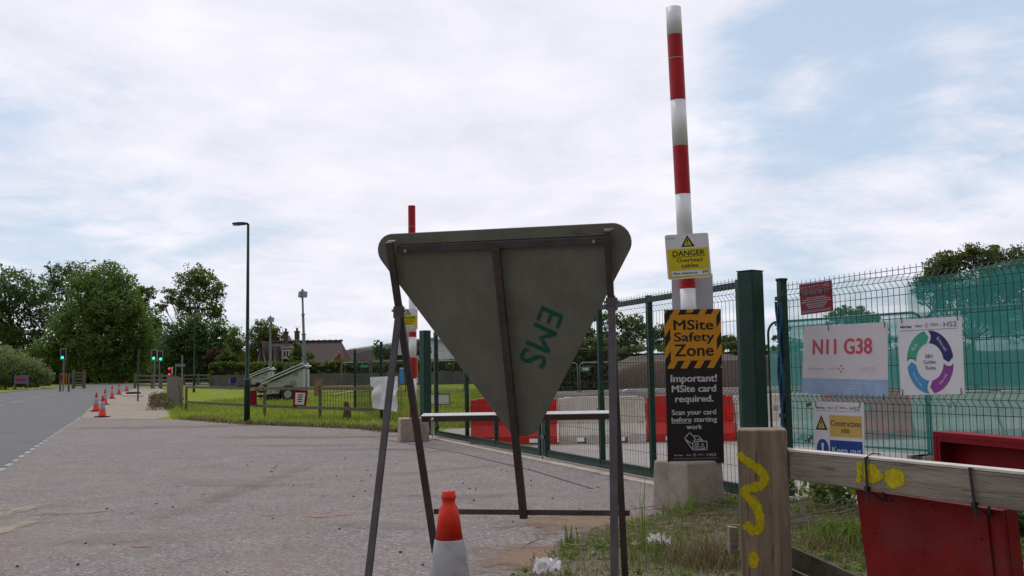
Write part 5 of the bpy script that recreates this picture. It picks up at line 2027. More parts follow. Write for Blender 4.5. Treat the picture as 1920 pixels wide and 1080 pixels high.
# ------------------------------------------------------------------ plastic barriers in the yard
def make_barrier(mat, Lb=1.55, H=.80):
    """water filled barrier: flared foot, upright top, fork slots and hand holes right through"""
    root = bpy.data.objects.new('water_barrier', None); C.objects.link(root)
    prof = [(-.24, 0), (-.24, .14), (-.15, .27), (-.11, .34), (-.10, H), (.10, H), (.11, .34), (.15, .27), (.24, .14), (.24, 0)]
    m = MB()
    def slab(x0, x1, za, zb):
        pf = []
        def hw(z):
            P = [(0, .24), (.14, .24), (.27, .15), (.34, .11), (H, .10)]
            for (a, wa), (b, wb_) in zip(P, P[1:]):
                if z <= b: return wa + (wb_ - wa) * (z - a) / (b - a)
            return .10
        zs = [za] + [z for z in (.14, .27, .34) if za < z < zb] + [zb]
        left = [(-hw(z), z) for z in zs]; right = [(hw(z), z) for z in reversed(zs)]
        m.prism([(x0, y, z) for y, z in left + right], (x1 - x0, 0, 0))
    xs = [0, .30, .47, .68, .84, 1.05, 1.22, Lb]
    for i, (x0, x1) in enumerate(zip(xs, xs[1:])):
        if i in (1, 5): slab(x0, x1, .10, H)
        elif i == 3: slab(x0, x1, 0, .50); slab(x0, x1, .62, H)
        else: slab(x0, x1, 0, H)
    m.build('body', mat, root)
    c = MB(); c.box((Lb / 2, 0, H + .012), (Lb - .2, .12, .024)); c.box((.06, 0, H - .2), (.14, .23, .22)); c.box((Lb - .06, 0, .24 + .2), (.14, .25, .16)); c.build('coupling', mat, root, bevel=.01)
    s = MB()
    for x in (.15, .57, .95, 1.36): s.box((x, -.104, .57), (.02, .012, .36))
    s.build('rib', mat, root, bevel=.003)
    return root


seq = [('r', 'red barrier at the left end of the row, behind the gate hinge side'), ('w', 'white barrier seen through the middle of the gates'), ('r', 'red barrier half hidden by the tall notice board'),
       ('w', 'white barrier behind the thick gate post'), ('r', 'red barrier seen pinkish through the green netting'), ('w', 'white barrier behind the netting, left of the red box'), ('w', 'white barrier behind the netting above the red box')]
BY = 18.6
protos = {}
x = at(884, 800, BY).x
for i, (c_, lab) in enumerate(seq):
    if c_ not in protos:
        protos[c_] = make_barrier(BARR if c_ == 'r' else BARW); o = protos[c_]
    else:
        o = copy_tree(protos[c_])
    o.location = (x, BY + random.uniform(-.05, .05), .006)
    o.rotation_euler.z = random.uniform(-.02, .02)
    tag(o, lab, 'barrier', 'red and white water filled barriers in the yard')
    x += 1.6


# ------------------------------------------------------------------ Heras panels
def heras(p0, p1, z0, z1, label, group, mat=GALV, wire=.0025, sp=.10, r=.019):
    p0, p1 = Vector(p0), Vector(p1)
    root = thing('temporary_fence_panel', (p0 + p1) / 2, label, 'fence panel', group)
    O = Vector(root.location)
    d = (p1 - p0); Ln = d.length; d.normalize()
    U_ = Vector((0, 0, 1))
    rc = .18
    path = [p0 + U_ * z0, p0 + U_ * (z1 - rc)]
    for k in range(1, 7):
        a = k / 6 * math.pi / 2
        path.append(p0 + d * (rc - rc * math.cos(a)) + U_ * (z1 - rc + rc * math.sin(a)))
    for k in range(0, 7):
        a = k / 6 * math.pi / 2
        path.append(p1 - d * (rc - rc * math.sin(a)) + U_ * (z1 - rc + rc * math.cos(a)))
    path.append(p1 + U_ * z0)
    m = MB(); m.tube(path, r, 8); m.tube([p0 + U_ * (z0 + .12), p1 + U_ * (z0 + .12)], r * .8, 6)
    m.build('tube_frame', mat, root, O, smooth=True)
    w = MB()
    k = int(Ln / sp)
    for i in range(1, k):
        q = p0 + d * (Ln * i / k); w.tube([q + U_ * (z0 + .12), q + U_ * (z1 - .02)], wire, 4, cap=False)
    for zz in (z0 + .35, z0 + .9, z1 - .55, z1 - .3):
        w.tube([p0 + U_ * zz, p1 + U_ * zz], wire, 4, cap=False)
    w.build('wire_infill', mat, root, O)
    for p in (p0, p1):
        f = MB(); f.box((p.x, p.y, .06), (.22, .6, .12), math.atan2(d.y, d.x)); f.build('foot_block', CONC, root, O)
    return root


HY0 = at(1443, 700, 15.8); HY1 = at(1925, 700, 12.3)
hd = (Vector((HY1.x, HY1.y, 0)) - Vector((HY0.x, HY0.y, 0)))
h0 = Vector((HY0.x, HY0.y, 0)); hdir = hd.normalized()
HG = 'temporary fence panels draped in green netting'
heras(h0, h0 + hdir * 2.75, 0.05, 2.0, 'temporary fence panel with a bent corner tube beside the gate post', HG, GREEN)
heras(h0 + hdir * 2.80, h0 + hdir * 6.25, 0.05, 2.0, 'temporary fence panel behind the golden rules notice', HG, GREEN)
BGH = 'galvanised fence panels at the back of the site'
YH = 45
for k, (a, b, lab) in enumerate(((915, 1083, 'galvanised fence panel mostly behind the triangular sign'), (1087.5, 1248, 'galvanised fence panel with a small teal tag in its corner'),
                             (1252, 1412, 'galvanised fence panel behind the tall notice board'))):
    pa, pb = at(a, 700, YH), at(b, 700, YH)
    heras((pa.x, YH, 0), (pb.x, YH, 0), .05, at(1100, 680, YH).z, lab, BGH, GALVD, wire=.003, sp=.16, r=.03)
tg = Sign('teal_tag', corners_at([(1090, 688), (1106, 688), (1106, 696), (1090, 696)], YH - .06), nB, M('teal plastic', (.10, .36, .36), .5), 'small teal tag tied to a back fence panel', 'tag')
tg.rect(.2, .25, .8, .75, SIGNW2, 1, 'lettering'); tg.done()
for k, (a, b, Yp, top, lab) in enumerate(((640, 693, 62, 680, 'galvanised panel with a teal tag right of the dark fence post'), (697, 760, 60, 678, 'galvanised panel behind the white plastic sheet'), (808, 870, 60, 677, 'galvanised panel beside the far gate leaf'))):
    pa, pb = at(a, 700, Yp), at(b, 700, Yp)
    zz = zt(Yp)
    r_ = heras((pa.x, Yp, 0), (pb.x, Yp, 0), zz, at(a, top, Yp).z, lab, 'galvanised fence panels in the field', GALVD, wire=.003, sp=.2, r=.03)
tg = Sign('teal_tag', corners_at([(676, 684), (690, 684), (690, 689), (676, 689)], 61.9), nB, MATS['teal plastic'], 'small teal tag on the panel right of the dark fence post', 'tag'); tg.done()


def netting(name, a, b, off, top, bot, mat, label, seed):
    """cloth hung along the temporary panels; top and bot are functions of distance"""
    root_p = h0 + hdir * a
    hn = Vector((-hdir.y, hdir.x, 0))
    if hn.y > 0: hn = -hn
    n, m_ = 70, 24
    vs, fs = [], []
    for i in range(n + 1):
        s_ = a + (b - a) * i / n
        for j in range(m_ + 1):
            v = j / m_
            z = bot(s_) + (top(s_) - bot(s_)) * v
            fold = .05 * mnoise.noise(Vector((s_ * 2.2, z * .7, seed))) + .02 * mnoise.noise(Vector((s_ * 9, z * 1.5, seed)))
            p = h0 + hdir * s_ + hn * (off + fold)
            vs.append((p.x, p.y, z))
    for i in range(n):
        for j in range(m_):
            q = i * (m_ + 1) + j
            fs.append((q, q + m_ + 1, q + m_ + 2, q + 1))
    m = MB(); m.v, m.f = vs, fs
    o = m.build(name, mat, None, root_p, smooth=True, fix=False)
    return tag(o, label, 'netting', 'green debris netting')


def peak(s_):
    k = [(0, 2.05), (.3, 2.3), (1.0, 2.42), (1.7, 2.56), (2.4, 2.50), (3.2, 2.45), (4, 2.55), (5, 2.6), (7, 2.7)]
    for (x0, y0), (x1, y1) in zip(k, k[1:]):
        if s_ <= x1: return y0 + (y1 - y0) * (s_ - x0) / (x1 - x0)
    return 2.6


netting('green_netting', .28, 6.9, .05, lambda s_: 1.99, lambda s_: .12, NET1, 'long sheet of translucent green netting hanging below the tube behind the mesh fence', 1)
netting('green_netting', .28, 6.9, .06, peak, lambda s_: 1.95, NET3, 'thin strip of netting peaking above the tube against the sky', 7)
netting('green_netting', 2.6, 6.9, .11, lambda s_: 2.40 + .12 * (s_ - 2.6) / 4 - .07 * abs(math.sin((s_ - 2.6) * 2.1)), lambda s_: 1.0 + .02 * math.sin(s_ * 5), NET2, 'second darker layer of green netting in front of the big tree', 2)
netting('green_netting', .6, 6.8, .16, lambda s_: 1.93, lambda s_: 1.02 + .03 * math.sin(s_ * 4), NET1, 'doubled band of green netting behind the white notices', 3)
netting('green_netting', .05, .30, .03, lambda s_: 1.75 - .2 * math.sin(s_ * 9), lambda s_: .95, NET1, 'torn green flap hanging by the bent corner tube', 4)


# crowd barriers
def ped_barrier(x0, x1, Y, z0, z1, label, frame, bars, group='low pedestrian barriers', nb=14, r=.016):
    root = thing('pedestrian_barrier', ((x0 + x1) / 2, Y, z0), label, 'barrier', group)
    O = Vector(root.location)
    m = MB(); rc = .1
    path = [(x0, Y, z0), (x0, Y, z1 - rc), (x0 + rc * .3, Y, z1 - rc * .3), (x0 + rc, Y, z1), (x1 - rc, Y, z1), (x1 - rc * .3, Y, z1 - rc * .3), (x1, Y, z1 - rc), (x1, Y, z0)]
    m.tube(path, r, 6); m.tube([(x0, Y, z0 + .15), (x1, Y, z0 + .15)], r, 6)
    m.build('frame', frame, root, O)
    b = MB()
    for i in range(1, nb): xx = x0 + (x1 - x0) * i / nb; b.tube([(xx, Y, z0 + .15), (xx, Y, z1)], r * .5, 5)
    b.build('bars', bars, root, O)
    return root


pb = lambda px, Y: at(px, 740, Y).x
ped_barrier(pb(1167, 24), pb(1262, 24), 24, .0, .86, 'galvanised barrier standing behind the white yard barrier', GALV, GALV)
REDM = M('faded red steel', (.35, .10, .08), .5, .3, 4)
ped_barrier(pb(603, 36), pb(700, 36), 36, zt(36), .95, 'faded red barrier with dark bars in the field', REDM, RUBBER, nb=18)
ped_barrier(pb(693, 34.5), pb(752, 34.5), 34.5, zt(34.5), .95, 'dark red barrier half behind the white plastic sheet', REDM, RUBBER, nb=12)
# plywood board and planks near trailers
def leaning_board(px0, px1, py0, py1, Y, mat, frame_mat, name, label, cat='board'):
    c = corners_at([(px0, py0), (px1, py0), (px1, py1), (px0, py1)], Y)
    root = thing(name, (c[2] + c[3]) / 2, label, cat)
    O = Vector(root.location)
    m = MB(); m.prism(c, (0, .02, 0)); m.build('panel', mat, root, O)
    f = MB()
    for a, b in zip(c, c[1:] + c[:1]): f.bar(a, b, .04, .05, (0, 1, 0))
    f.build('frame', frame_mat, root, O)
    return root


leaning_board(590, 603, 709, 742, 44, M('olive board', (.22, .20, .09), .7), REDM, 'framed_board', 'small olive board in a faded red frame in the field')
leaning_board(802, 843, 738, 758, 38, SIGNW2, REDM, 'framed_board', 'white board in a red frame on the grass seen through the far gate leaf')
for k, (a, b, c_, lab) in enumerate((((575, 741), (640, 738), WOODR, 'pale plank lying in the field grass'), ((625, 744), (660, 737), WOODR, 'short pale plank lying behind the red barrier'))):
    p, q = g(*a), g(*b)
    m = MB(); m.bar(Vector((0, 0, .12)), q - p + Vector((0, 0, .12)), .2, .04)
    o = m.build('plank', c_, None, None); o.location = p; tag(o, lab, 'plank')


# ------------------------------------------------------------------ post and rail fence in the field
def field_fence():
    foots = [(349, 772), (496, 783), (600, 788.5), (700, 793)]
    P = [g(*q) for q in foots]
    root = thing('post_and_rail_fence', P[0], 'two rail wooden fence along the front of the field', 'fence')
    O = Vector(root.location)
    for k, p in enumerate(P):
        if k == 3: continue
        m = MB(); m.box((p.x, p.y, .5), (.09, .09, 1.04), .2); m.build('post', WOODF, root, O)
    for z, h_ in ((.94, .09), (.37, .09)):
        m = MB()
        for a, b in zip(P, P[1:]):
            m.bar(a + Vector((0, -.06, z)), b + Vector((0, -.06, z)), .03, h_, (0, 0, 1))
        m.build('rail', WOODF, root, O)
    # strut leaning at the end
    m = MB(); q = g(342, 768); m.bar(q + Vector((0, 0, 0)), q + Vector((-.15, 0, 1.05)), .08, .08, (0, 1, 0)); m.build('strut', WOODF, root, O)
    # vertical boarded panel
    a, b = g(313, 758), g(343, 766)
    a = Vector((a.x, a.y, zt(a.y))); b = Vector((b.x, b.y, zt(b.y)))
    root = thing('boarded_panel', (a + b) / 2, 'weathered close boarded panel at the corner of the field', 'fence panel')
    O = Vector(root.location)
    n = 14
    for i in range(1):
        m = MB()
        for k in range(n):
            p = a.lerp(b, (k + .5) / n); p.z = zt(p.y)
            hh = at(330, 706 if k < n - 3 else 708, p.y).z - p.z
            m.bar(p, p + Vector((0, 0, hh)), (b - a).length / n * .82, .025, Vector((-(b - a).y, (b - a).x, 0)))
        m.build('boards', WOODF, root, O)
        m = MB(); m.bar(a + Vector((0, .06, 1.1)), b + Vector((0, .06, 1.1)), .05, .09); m.bar(a + Vector((0, .06, .4)), b + Vector((0, .06, .4)), .05, .09); m.build('back_rail', WOODF, root, O)
    # far rails: three rail fence by the road
    P = [g(253, 728), g(284, 729), g(300, 730)]
    def rails(name, pts, n_, top, label, rails_z):
        root = thing(name, pts[0], label, 'fence'); O = Vector(root.location)
        for k in range(len(pts)):
            m = MB(); m.box((pts[k].x, pts[k].y, pts[k].z + top / 2), (.2, .14, top)); m.build('post', WOODF, root, O)
        for z in rails_z:
            m = MB()
            for a_, b_ in zip(pts, pts[1:]): m.bar(a_ + Vector((0, -.08, z)), b_ + Vector((0, -.08, z)), .04, .14)
            m.build('rail', WOODF, root, O)
    rails('rail_fence', [g(253, 728), g(285, 728.5), g(302, 729), g(322, 730)], 3, 1.35, 'three rail fence by the road beyond the gravel', (1.15, .75, .3))
    rails('rail_fence', [g(345, 722), g(372, 722), g(400, 722), g(440, 722), g(470, 722)], 3, 1.2, 'grey rail fence at the back of the field', (1.05, .65, .3))


field_fence()

# dark mesh fence from the field to the far gate post
def side_fence():
    a = g(666, 774); b = gate_line(798, GM, gdir)
    a.z = 0
    root = thing('mesh_fence', a, 'dark green mesh fence running from the field to the far gate post', 'fence')
    O = Vector(root.location)
    n = 2
    for i in range(n):
        p = a.lerp(b, i / n)
        m = MB(); m.box((p.x, p.y, 1.12), (.08, .08, 2.24)); m.build('post', GREEN, root, O)
        q = a.lerp(b, (i + 1) / n)
        mp = mesh_panel(p, q, .05, 2.05, [1.0], .0022, sp=.08, hsp=.25); mp.build('mesh_panel', WIREG, root, O)
    dx = Vector((-3.0, 2.2, 0))
    # white plastic sheet
    d = (b - a).normalized(); nn = Vector((d.y, -d.x, 0))
    if nn.y > 0: nn = -nn
    f0 = a + nn * .08
    C4 = [onplane(x_, y_, f0, nn) for x_, y_ in ((697, 707), (749, 705), (747, 772), (701, 765))]
    vs, fs = [], []
    N_ = 18
    for i in range(N_ + 1):
        for j in range(N_ + 1):
            u, v = i / N_, j / N_
            p = C4[0].lerp(C4[1], u).lerp(C4[3].lerp(C4[2], u), v)
            cr = .035 * mnoise.noise(Vector((u * 5, v * 3 + u * 4, 3))) + .03 * mnoise.noise(Vector((u * 9 + v * 7, v * 3, 5)))
            vs.append(tuple(p + nn * (.04 + cr)))
    for i in range(N_):
        for j in range(N_):
            q = i * (N_ + 1) + j; fs.append((q, q + N_ + 1, q + N_ + 2, q + 1))
    m = MB(); m.v, m.f = vs, fs
    o = m.build('plastic_sheet', SHEETW, None, C4[3], smooth=True, fix=False)
    tag(o, 'crumpled white plastic sheet tied on the mesh fence left of the trestle', 'plastic sheet')
    return root


side_fence()
# broken stump
st = MB(); p = g(650, 789)
st.tube([(0, 0, 0), (.02, 0, .3), (-.02, 0, .55)], .14, 7, r1=.07)
o = st.build('rotten_stump', M('rotten wood', (.12, .07, .04), .9, .3, 12, .6, 30), None, None); o.location = p; tag(o, 'brown rotten stump in the grass under the rail fence', 'stump')


# red framed notice boxes on the rail fence
def red_frame(pts, Y, label, white):
    c = corners_at(pts, Y)
    root = thing('notice_frame', (c[2] + c[3]) / 2, label, 'notice', 'red framed notices on the rail fence')
    O = Vector(root.location)
    m = MB(); m.prism(c, (0, .05, 0)); m.build('frame', REDBX, root, O, bevel=.005)
    if white:
        i = [c[0].lerp(c[2], .15), c[1].lerp(c[3], .15), c[2].lerp(c[0], .15), c[3].lerp(c[1], .15)]
        m = MB(); m.prism([p - Vector((0, .004, 0)) for p in i], (0, .003, 0)); m.build('white_panel', SIGNW2, root, O)
        l = MB()
        for k in range(4):
            q = i[0].lerp(i[3], .2 + k * .18); q2 = i[1].lerp(i[2], .2 + k * .18)
            l.bar(q.lerp(q2, .25) - Vector((0, .007, 0)), q.lerp(q2, .75) - Vector((0, .007, 0)), .03, .002, (0, 1, 0))
        l.build('lettering', RUBBER, root, O)
    else:
        m = MB(); m.prism([c[0].lerp(c[2], .08) - Vector((0, .004, 0)), c[1].lerp(c[3], .08) - Vector((0, .004, 0)), c[2].lerp(c[0], .08) - Vector((0, .004, 0)), c[3].lerp(c[1], .08) - Vector((0, .004, 0))], (0, .003, 0)); m.build('back_panel', REDBX, root, O)


red_frame([(467, 732), (481, 731), (481, 759), (467, 760)], g(496, 783).y + .3, 'plain red notice back beside the near lamp column', False)
red_frame([(551, 731), (577, 732), (573, 764), (549, 763)], g(560, 786).y - .1, 'red frame around a white notice on the rail fence', True)


# ------------------------------------------------------------------ lamp columns, poles, signals
def lamp(px, py, top_py, label, flip=1):
    p = g(px, py)
    top = at(px, top_py, p.y).z
    H = top - p.z
    root = thing('lamp_column', p, label, 'street lamp', 'green street lamp columns')
    m = MB(); m.lathe([(.085, 0), (.085, 1.25), (.078, 1.3), (.055, 1.34), (.045, H * .6), (.036, H)], n=16); m.build('column', GREEN, root, smooth=True)
    b = MB(); b.lathe([(.088, 1.24), (.09, 1.25), (.088, 1.27)], n=16); b.build('collar', GALVD, root)
    m = MB(); m.tube([(0, 0, H - .03), (-.03 * flip, 0, H + .01), (-.15 * flip, 0, H + .02)], .035, 8); m.build('bracket', RUBBER, root)
    h = MB(); h.prism([(-.10 * flip, -.08, H + .05), (-.10 * flip, -.08, H - .02), (-.28 * flip, -.08, H - .03), (-.44 * flip, -.08, H + .0), (-.44 * flip, -.08, H + .03), (-.28 * flip, -.08, H + .05)], (0, .16, 0)); h.build('lantern', M('lantern grey', (.06, .06, .065), .5), root)
    l = MB(); l.box((-.34 * flip, 0, H - .028), (.18, .13, .02)); l.build('lens', GALV, root)
    return root


lamp(463, 795, 420, 'near green street lamp column at the edge of the grass')
lamp(363.5, 735.5, 566, 'far green street lamp column in front of the open branched tree')


def pole(px, py, top_py, r, mat, name, label, cat='pole', plate=None):
    p = g(px, py)
    H = at(px, top_py, p.y).z - p.z
    root = thing(name, p, label, cat)
    m = MB(); m.tube([(0, 0, 0), (0, 0, H)], r, 8); m.build('pole', mat, root)
    if plate:
        w, h, z, mt = plate
        m = MB(); m.box((w / 2, -.05, H - z), (w, .02, h)); m.build('plate', mt, root)
    else:
        m = MB(); m.lathe([(r * 1.15, H), (r * .8, H + .02)], n=8); m.build('cap', mat, root)
    return root


pole(258.5, 752, 655, .045, M('green grey pole', (.05, .075, .06), .5), 'sign_pole', 'thin bare grey green pole standing in the gravel')
pole(341, 740, 667, .05, GALVD, 'sign_pole', 'pale bare pole behind the boarded panel')
pole(329, 727, 682, .04, GALVD, 'direction_sign', 'small direction plate on a grey post beside the red signal', 'sign', (.9, .28, .15, GALVD))


def signal(px, py_top, base_py, Y, label, lit='g', rz=0.0, ghost=False):
    p = at(px, 700, Y); z0 = zt(Y)
    top = at(px, py_top, Y).z
    root = thing('traffic_signal', (p.x, Y, z0), label, 'traffic light', 'traffic signals at the crossing')
    H = top - z0
    m = MB(); m.tube([(0, .12, 0), (0, .12, H - .1)], .057, 8); m.build('pole', GALVD, root)
    m = MB(); m.box((0, 0, H - .47), (.46, .03, .96)); m.build('backing_board', RUBBER, root)
    m = MB()
    for x_ in (-.225, .225): m.box((x_, -.018, H - .47), (.028, .006, .96))
    for z_ in (.01, .93): m.box((0, -.018, H - z_), (.42, .006, .028))
    m.build('white_border', SIGNW2, root)
    for k in range(3):
        h = MB(); h.box((0, -.09, H - .2 - k * .27), (.27, .15, .25)); hh = h.build('housing', RUBBER, root, bevel=.01)
        d = MB(); d.tube([(0, -.166, H - .2 - k * .27), (0, -.172, H - .2 - k * .27)], .10 if not (k == 2) else .115, 14)
        mt = G_ON if (k == 2 and lit == 'g') else LENS if k == 0 else RUBBER
        d.build('lens', mt, hh)
    root.rotation_euler.z = rz
    return root


signal(118, 654, 722, 86, 'green traffic light at the left side of the road')
signal(289, 656, 722, 90, 'green traffic light above the three rail fence, left of its pair')
s3 = signal(299.5, 658, 722, 93, 'turned green traffic light, right of its pair above the rail fence', rz=R(38))


def red_signal():
    Y = 92
    p = at(318, 700, Y); z0 = zt(Y); top = at(318, 688, Y).z; H = top - z0
    root = thing('pedestrian_signal', (p.x, Y, z0), 'red pedestrian signal with a white post beside the rail fence', 'traffic light')
    m = MB(); m.tube([(.22, 0, 0), (.22, 0, H)], .05, 8); m.build('post', SIGNW2, root)
    m = MB(); m.box((0, 0, H - .42), (.24, .18, .84)); b = m.build('housing', RUBBER, root)
    for k, z_ in enumerate((.14, .68)):
        d = MB(); d.tube([(0, -.092, H - z_), (0, -.10, H - z_)], .10, 12); d.build('red_light', R_ON, b)


red_signal()


def left_bits():
    # blue and red advertising board
    c = corners_at([(27, 704), (52, 703), (52, 719), (27, 720)], g(40, 731).y)
    root = thing('banner_board', (c[2] + c[3]) / 2, 'low blue banner board with a red stripe on the left verge', 'banner')
    O = Vector(root.location)
    m = MB(); m.prism(c, (0, .03, 0)); m.build('panel', M('banner blue', (.10, .13, .28), .6), root, O)
    m = MB(); a = [c[0].lerp(c[3], .38), c[1].lerp(c[2], .38), c[1].lerp(c[2], .68), c[0].lerp(c[3], .68)]
    m.prism([a[0].lerp(a[1], .08) - Vector((0, .01, 0)), a[0].lerp(a[1], .85) - Vector((0, .01, 0)), a[3].lerp(a[2], .85) - Vector((0, .01, 0)), a[3].lerp(a[2], .08) - Vector((0, .01, 0))], (0, .006, 0)); m.build('red_stripe', PVCR, root, O)
    m = MB()
    for e in (0, 1): q = c[3 if e == 0 else 2]; m.bar(Vector((q.x, q.y + .04, zt(q.y))), Vector((q.x, q.y + .04, c[0].z + .05)), .06, .06, (0, 1, 0))
    m.build('stakes', GALVD, root, O)
    # guard rail with orange posts below the left signal
    Y = 84
    root = thing('crossing_guard', (at(118, 700, Y).x, Y, zt(Y)), 'orange and brown crossing guard below the left traffic light', 'guard rail')
    O = Vector(root.location)
    for px_ in (113, 129): m = MB(); p = at(px_, 720, Y); m.box((p.x, Y, zt(Y) + .75), (.12, .12, 1.5)); m.build('post', WOODF, root, O)
    for px_ in (117, 121, 125): m = MB(); p = at(px_, 700, Y); m.box((p.x, Y - .05, zt(Y) + 1.1), (.07, .03, .9)); m.build('orange_slat', M('orange plastic', (.42, .16, .03), .5), root, O)
    m = MB(); p = at(116, 708, Y); m.box((p.x, Y - .1, p.z), (.2, .04, .45)); m.build('red_plate', MAROON, root, O)
    root = thing('timber_gate', (at(148, 700, 98).x, 98, zt(98)), 'dark wooden field gate right of the left traffic light', 'gate')
    O = Vector(root.location)
    for px_ in (138, 158): m = MB(); p = at(px_, 700, 98); m.box((p.x, 98, zt(98) + .9), (.25, .2, 1.8)); m.build('post', WOODF, root, O)
    m = MB(); p, q = at(140, 700, 98), at(157, 700, 98)
    for z_ in (.3, .6, .9, 1.2, 1.5): m.bar(Vector((p.x, 98, zt(98) + z_)), Vector((q.x, 98, zt(98) + z_)), .04, .16)
    m.build('bars', WOODF, root, O)
    # board lying on the gravel
    p, q = g(229, 743), g(265, 744)
    m = MB(); m.bar(Vector((0, 0, .06)), q - p + Vector((0, 0, .06)), .25, .1)
    o = m.build('barrier_board', M('pinkish white board', (.66, .5, .5), .5), None, None); o.location = p; tag(o, 'pinkish white barrier board lying on the gravel', 'barrier board')
    p = g(250, 738.5)
    m = MB(); m.lathe([(.5, 0), (.48, .12), (.36, .14), (.34, .08)], n=16)
    o = m.build('manhole_cover', RUBBER, None, None); o.location = p; tag(o, 'raised dark manhole cover behind the lying board', 'manhole cover')
    # brush heap
    V, T = leaf_cloud([tuple(g(rs.uniform(285, 322), rs.uniform(746, 770)) + Vector((0, 0, rs.random() * .3))) for _ in range(110)], [.25] * 110, [34] * 110, .075, rs)
    tag(quads_mesh('brush_heap', V, T, leaf_mat('brush', (.06, .045, .02), (.16, .15, .05), .2)), 'heap of brown cut brush and weeds against the boarded panel', 'brush', None, 'stuff')
    # folding chair in the field
    Y = 80; p = at(437, 715, Y); z0 = zt(Y)
    root = thing('folding_chair', (p.x, Y, z0), 'dark blue folding chair at the back of the field', 'chair')
    m = MB(); m.box((0, 0, .45), (.6, .5, .05)); m.build('seat', NAVY, root)
    m = MB(); m.box((0, .25, .75), (.6, .04, .45)); m.build('backrest', NAVY, root)
    for sx in (-.28, .28):
        m = MB(); m.tube([(sx, -.25, 0), (sx, .25, .95)], .02, 5); m.build('leg', GALVD, root)
        m = MB(); m.tube([(sx, .25, 0), (sx, -.2, .45)], .02, 5); m.build('leg', GALVD, root)


left_bits()


# ------------------------------------------------------------------ solar lighting towers
def tower(px0, px1, py_lo, py_hi, py_bot, py_wheel, Y, mast_px, mast_top, mast_lean, label, z_off=0):
    z0 = zt(Y)
    x0, x1 = at(px0, 720, Y).x, at(px1, 720, Y).x
    zl, zh, zb = at(px0, py_lo, Y).z, at(px1, py_hi, Y).z, at(px0, py_bot, Y).z
    root = thing('lighting_tower', ((x0 + x1) / 2, Y, z0), label, 'lighting tower', 'solar lighting tower trailers')
    O = Vector(root.location)
    D = 1.5
    m = MB(); m.prism([(x0 + .25, Y, zb), (x1 - .08, Y, zb), (x1 - .08, Y, zh - .12), (x0 + .25, Y, zl + (zh - zl) * .08 - .02)], (0, D, 0)); body = m.build('body', TRAILW, root, O, bevel=.02)
    d = Vector((x1 - x0, 0, zh - zl)).normalized(); nn_ = Vector((-d.z, 0, d.x))
    for k, off in ((0, .02), (1, .13)):
        a = Vector((x0 - k * .05, Y - .15, zl)) + nn_ * off; b = Vector((x1 - k * .08, Y - .15, zh)) + nn_ * off
        s = MB(); s.hexa([a, b, b + Vector((0, D + .3, 0)), a + Vector((0, D + .3, 0))] + [p + nn_ * .06 for p in (a, b, b + Vector((0, D + .3, 0)), a + Vector((0, D + .3, 0)))])
        s.build('solar_panel', M('panel frame', (.55, .56, .56), .35, .1, 2), root, O)
    for fx, fz, w, h in ((.42, .45, .5, .025), (.72, .38, .32, .24), (.35, .12, .12, .08), (.55, .14, .1, .08), (.2, .10, .12, .07), (.78, .72, .22, .2)):
        q = MB(); zz = zb + (zh - zb) * fz; q.box((x0 + (x1 - x0) * fx, Y - .012, zz), (w, .012, h))
        q.build('label' if h > .15 else 'vent', M('label grey green', (.20, .28, .28), .5), body, O)
    ch = MB(); ch.box(((x0 + x1) / 2, Y + D / 2, zb - .06), (x1 - x0 - .3, D * .9, .08)); ch.bar((x0 + .4, Y + .7, zb - .1), (x0 - .9, Y + .7, zb - .12), .1, .1); ch.tube([(x0 - .1, Y + .2, zb), (x0 - .1, Y + .2, z0)], .04, 6); ch.tube([(x1 - .1, Y + .1, zb), (x1 - .1, Y + .1, z0)], .04, 6)
    ch.box(((x0 * .55 + x1 * .45) - .5, Y + .3, zb - .2), (.8, .5, .22))
    ch.build('chassis', RUBBER, root, O)
    wx = x0 + (x1 - x0) * .62
    r_ = .33
    for yy in (Y - .17, Y + D - .03):
        w = MB(); w.tube([(wx, yy, z0 + r_), (wx, yy + .2, z0 + r_)], r_, 20); wh = w.build('wheel', RUBBER, root, O)
        w = MB(); w.tube([(wx, yy - .012, z0 + r_), (wx, yy, z0 + r_)], .19, 14); w.build('rim', GALV, wh, O)
    mg = MB()
    for k in range(8):
        a0, a1 = math.pi * k / 8, math.pi * (k + 1) / 8
        mg.hexa([(wx + c_ * math.cos(a), yy_, z0 + r_ + c_ * math.sin(a)) for yy_ in (Y - .20, Y + .06) for (c_, a) in ((.40, a0), (.40, a1), (.44, a1), (.44, a0))])
    mg.build('mudguard', RUBBER, root, O)
    # mast
    b = at(mast_px + mast_lean, 700, Y + .6); t_ = at(mast_px, mast_top, Y + .6)
    base_ = Vector((at(mast_px + mast_lean, 715, Y + .6).x, Y + .6, zb))
    H = t_ - base_
    mm = MB()
    for f0, f1, r__ in ((0, .36, .11), (.36, .60, .085), (.60, .80, .065), (.80, .985, .05)):
        mm.tube([base_ + H * f0, base_ + H * f1], r__, 8); mm.tube([base_ + H * (f1 - .006), base_ + H * (f1 + .004)], r__ * 1.5, 8)
    mm.build('mast', MASTM, root, O)
    hd_ = MB()
    for dx, dy in ((-.07, -.15), (.06, -.15), (-.06, .15), (.08, .15)):
        hd_.hexa([t_ + Vector((dx + sx_ * .11, dy + sy_ * .05 + (z_ * .15), -.12 + z_ * .3)) for z_ in (0, 1) for sx_, sy_ in ((-1, -1), (1, -1), (1, 1), (-1, 1))])
    hd_.bar(t_ + Vector((-.14, 0, -.1)), t_ + Vector((.14, 0, -.1)), .05, .05)
    hd_.lathe([(.12, 0), (.05, .18), (.0, .22)], (t_.x, t_.y, t_.z + .1), 8)
    hd_.build('floodlight_head', MASTM, root, O)
    return root


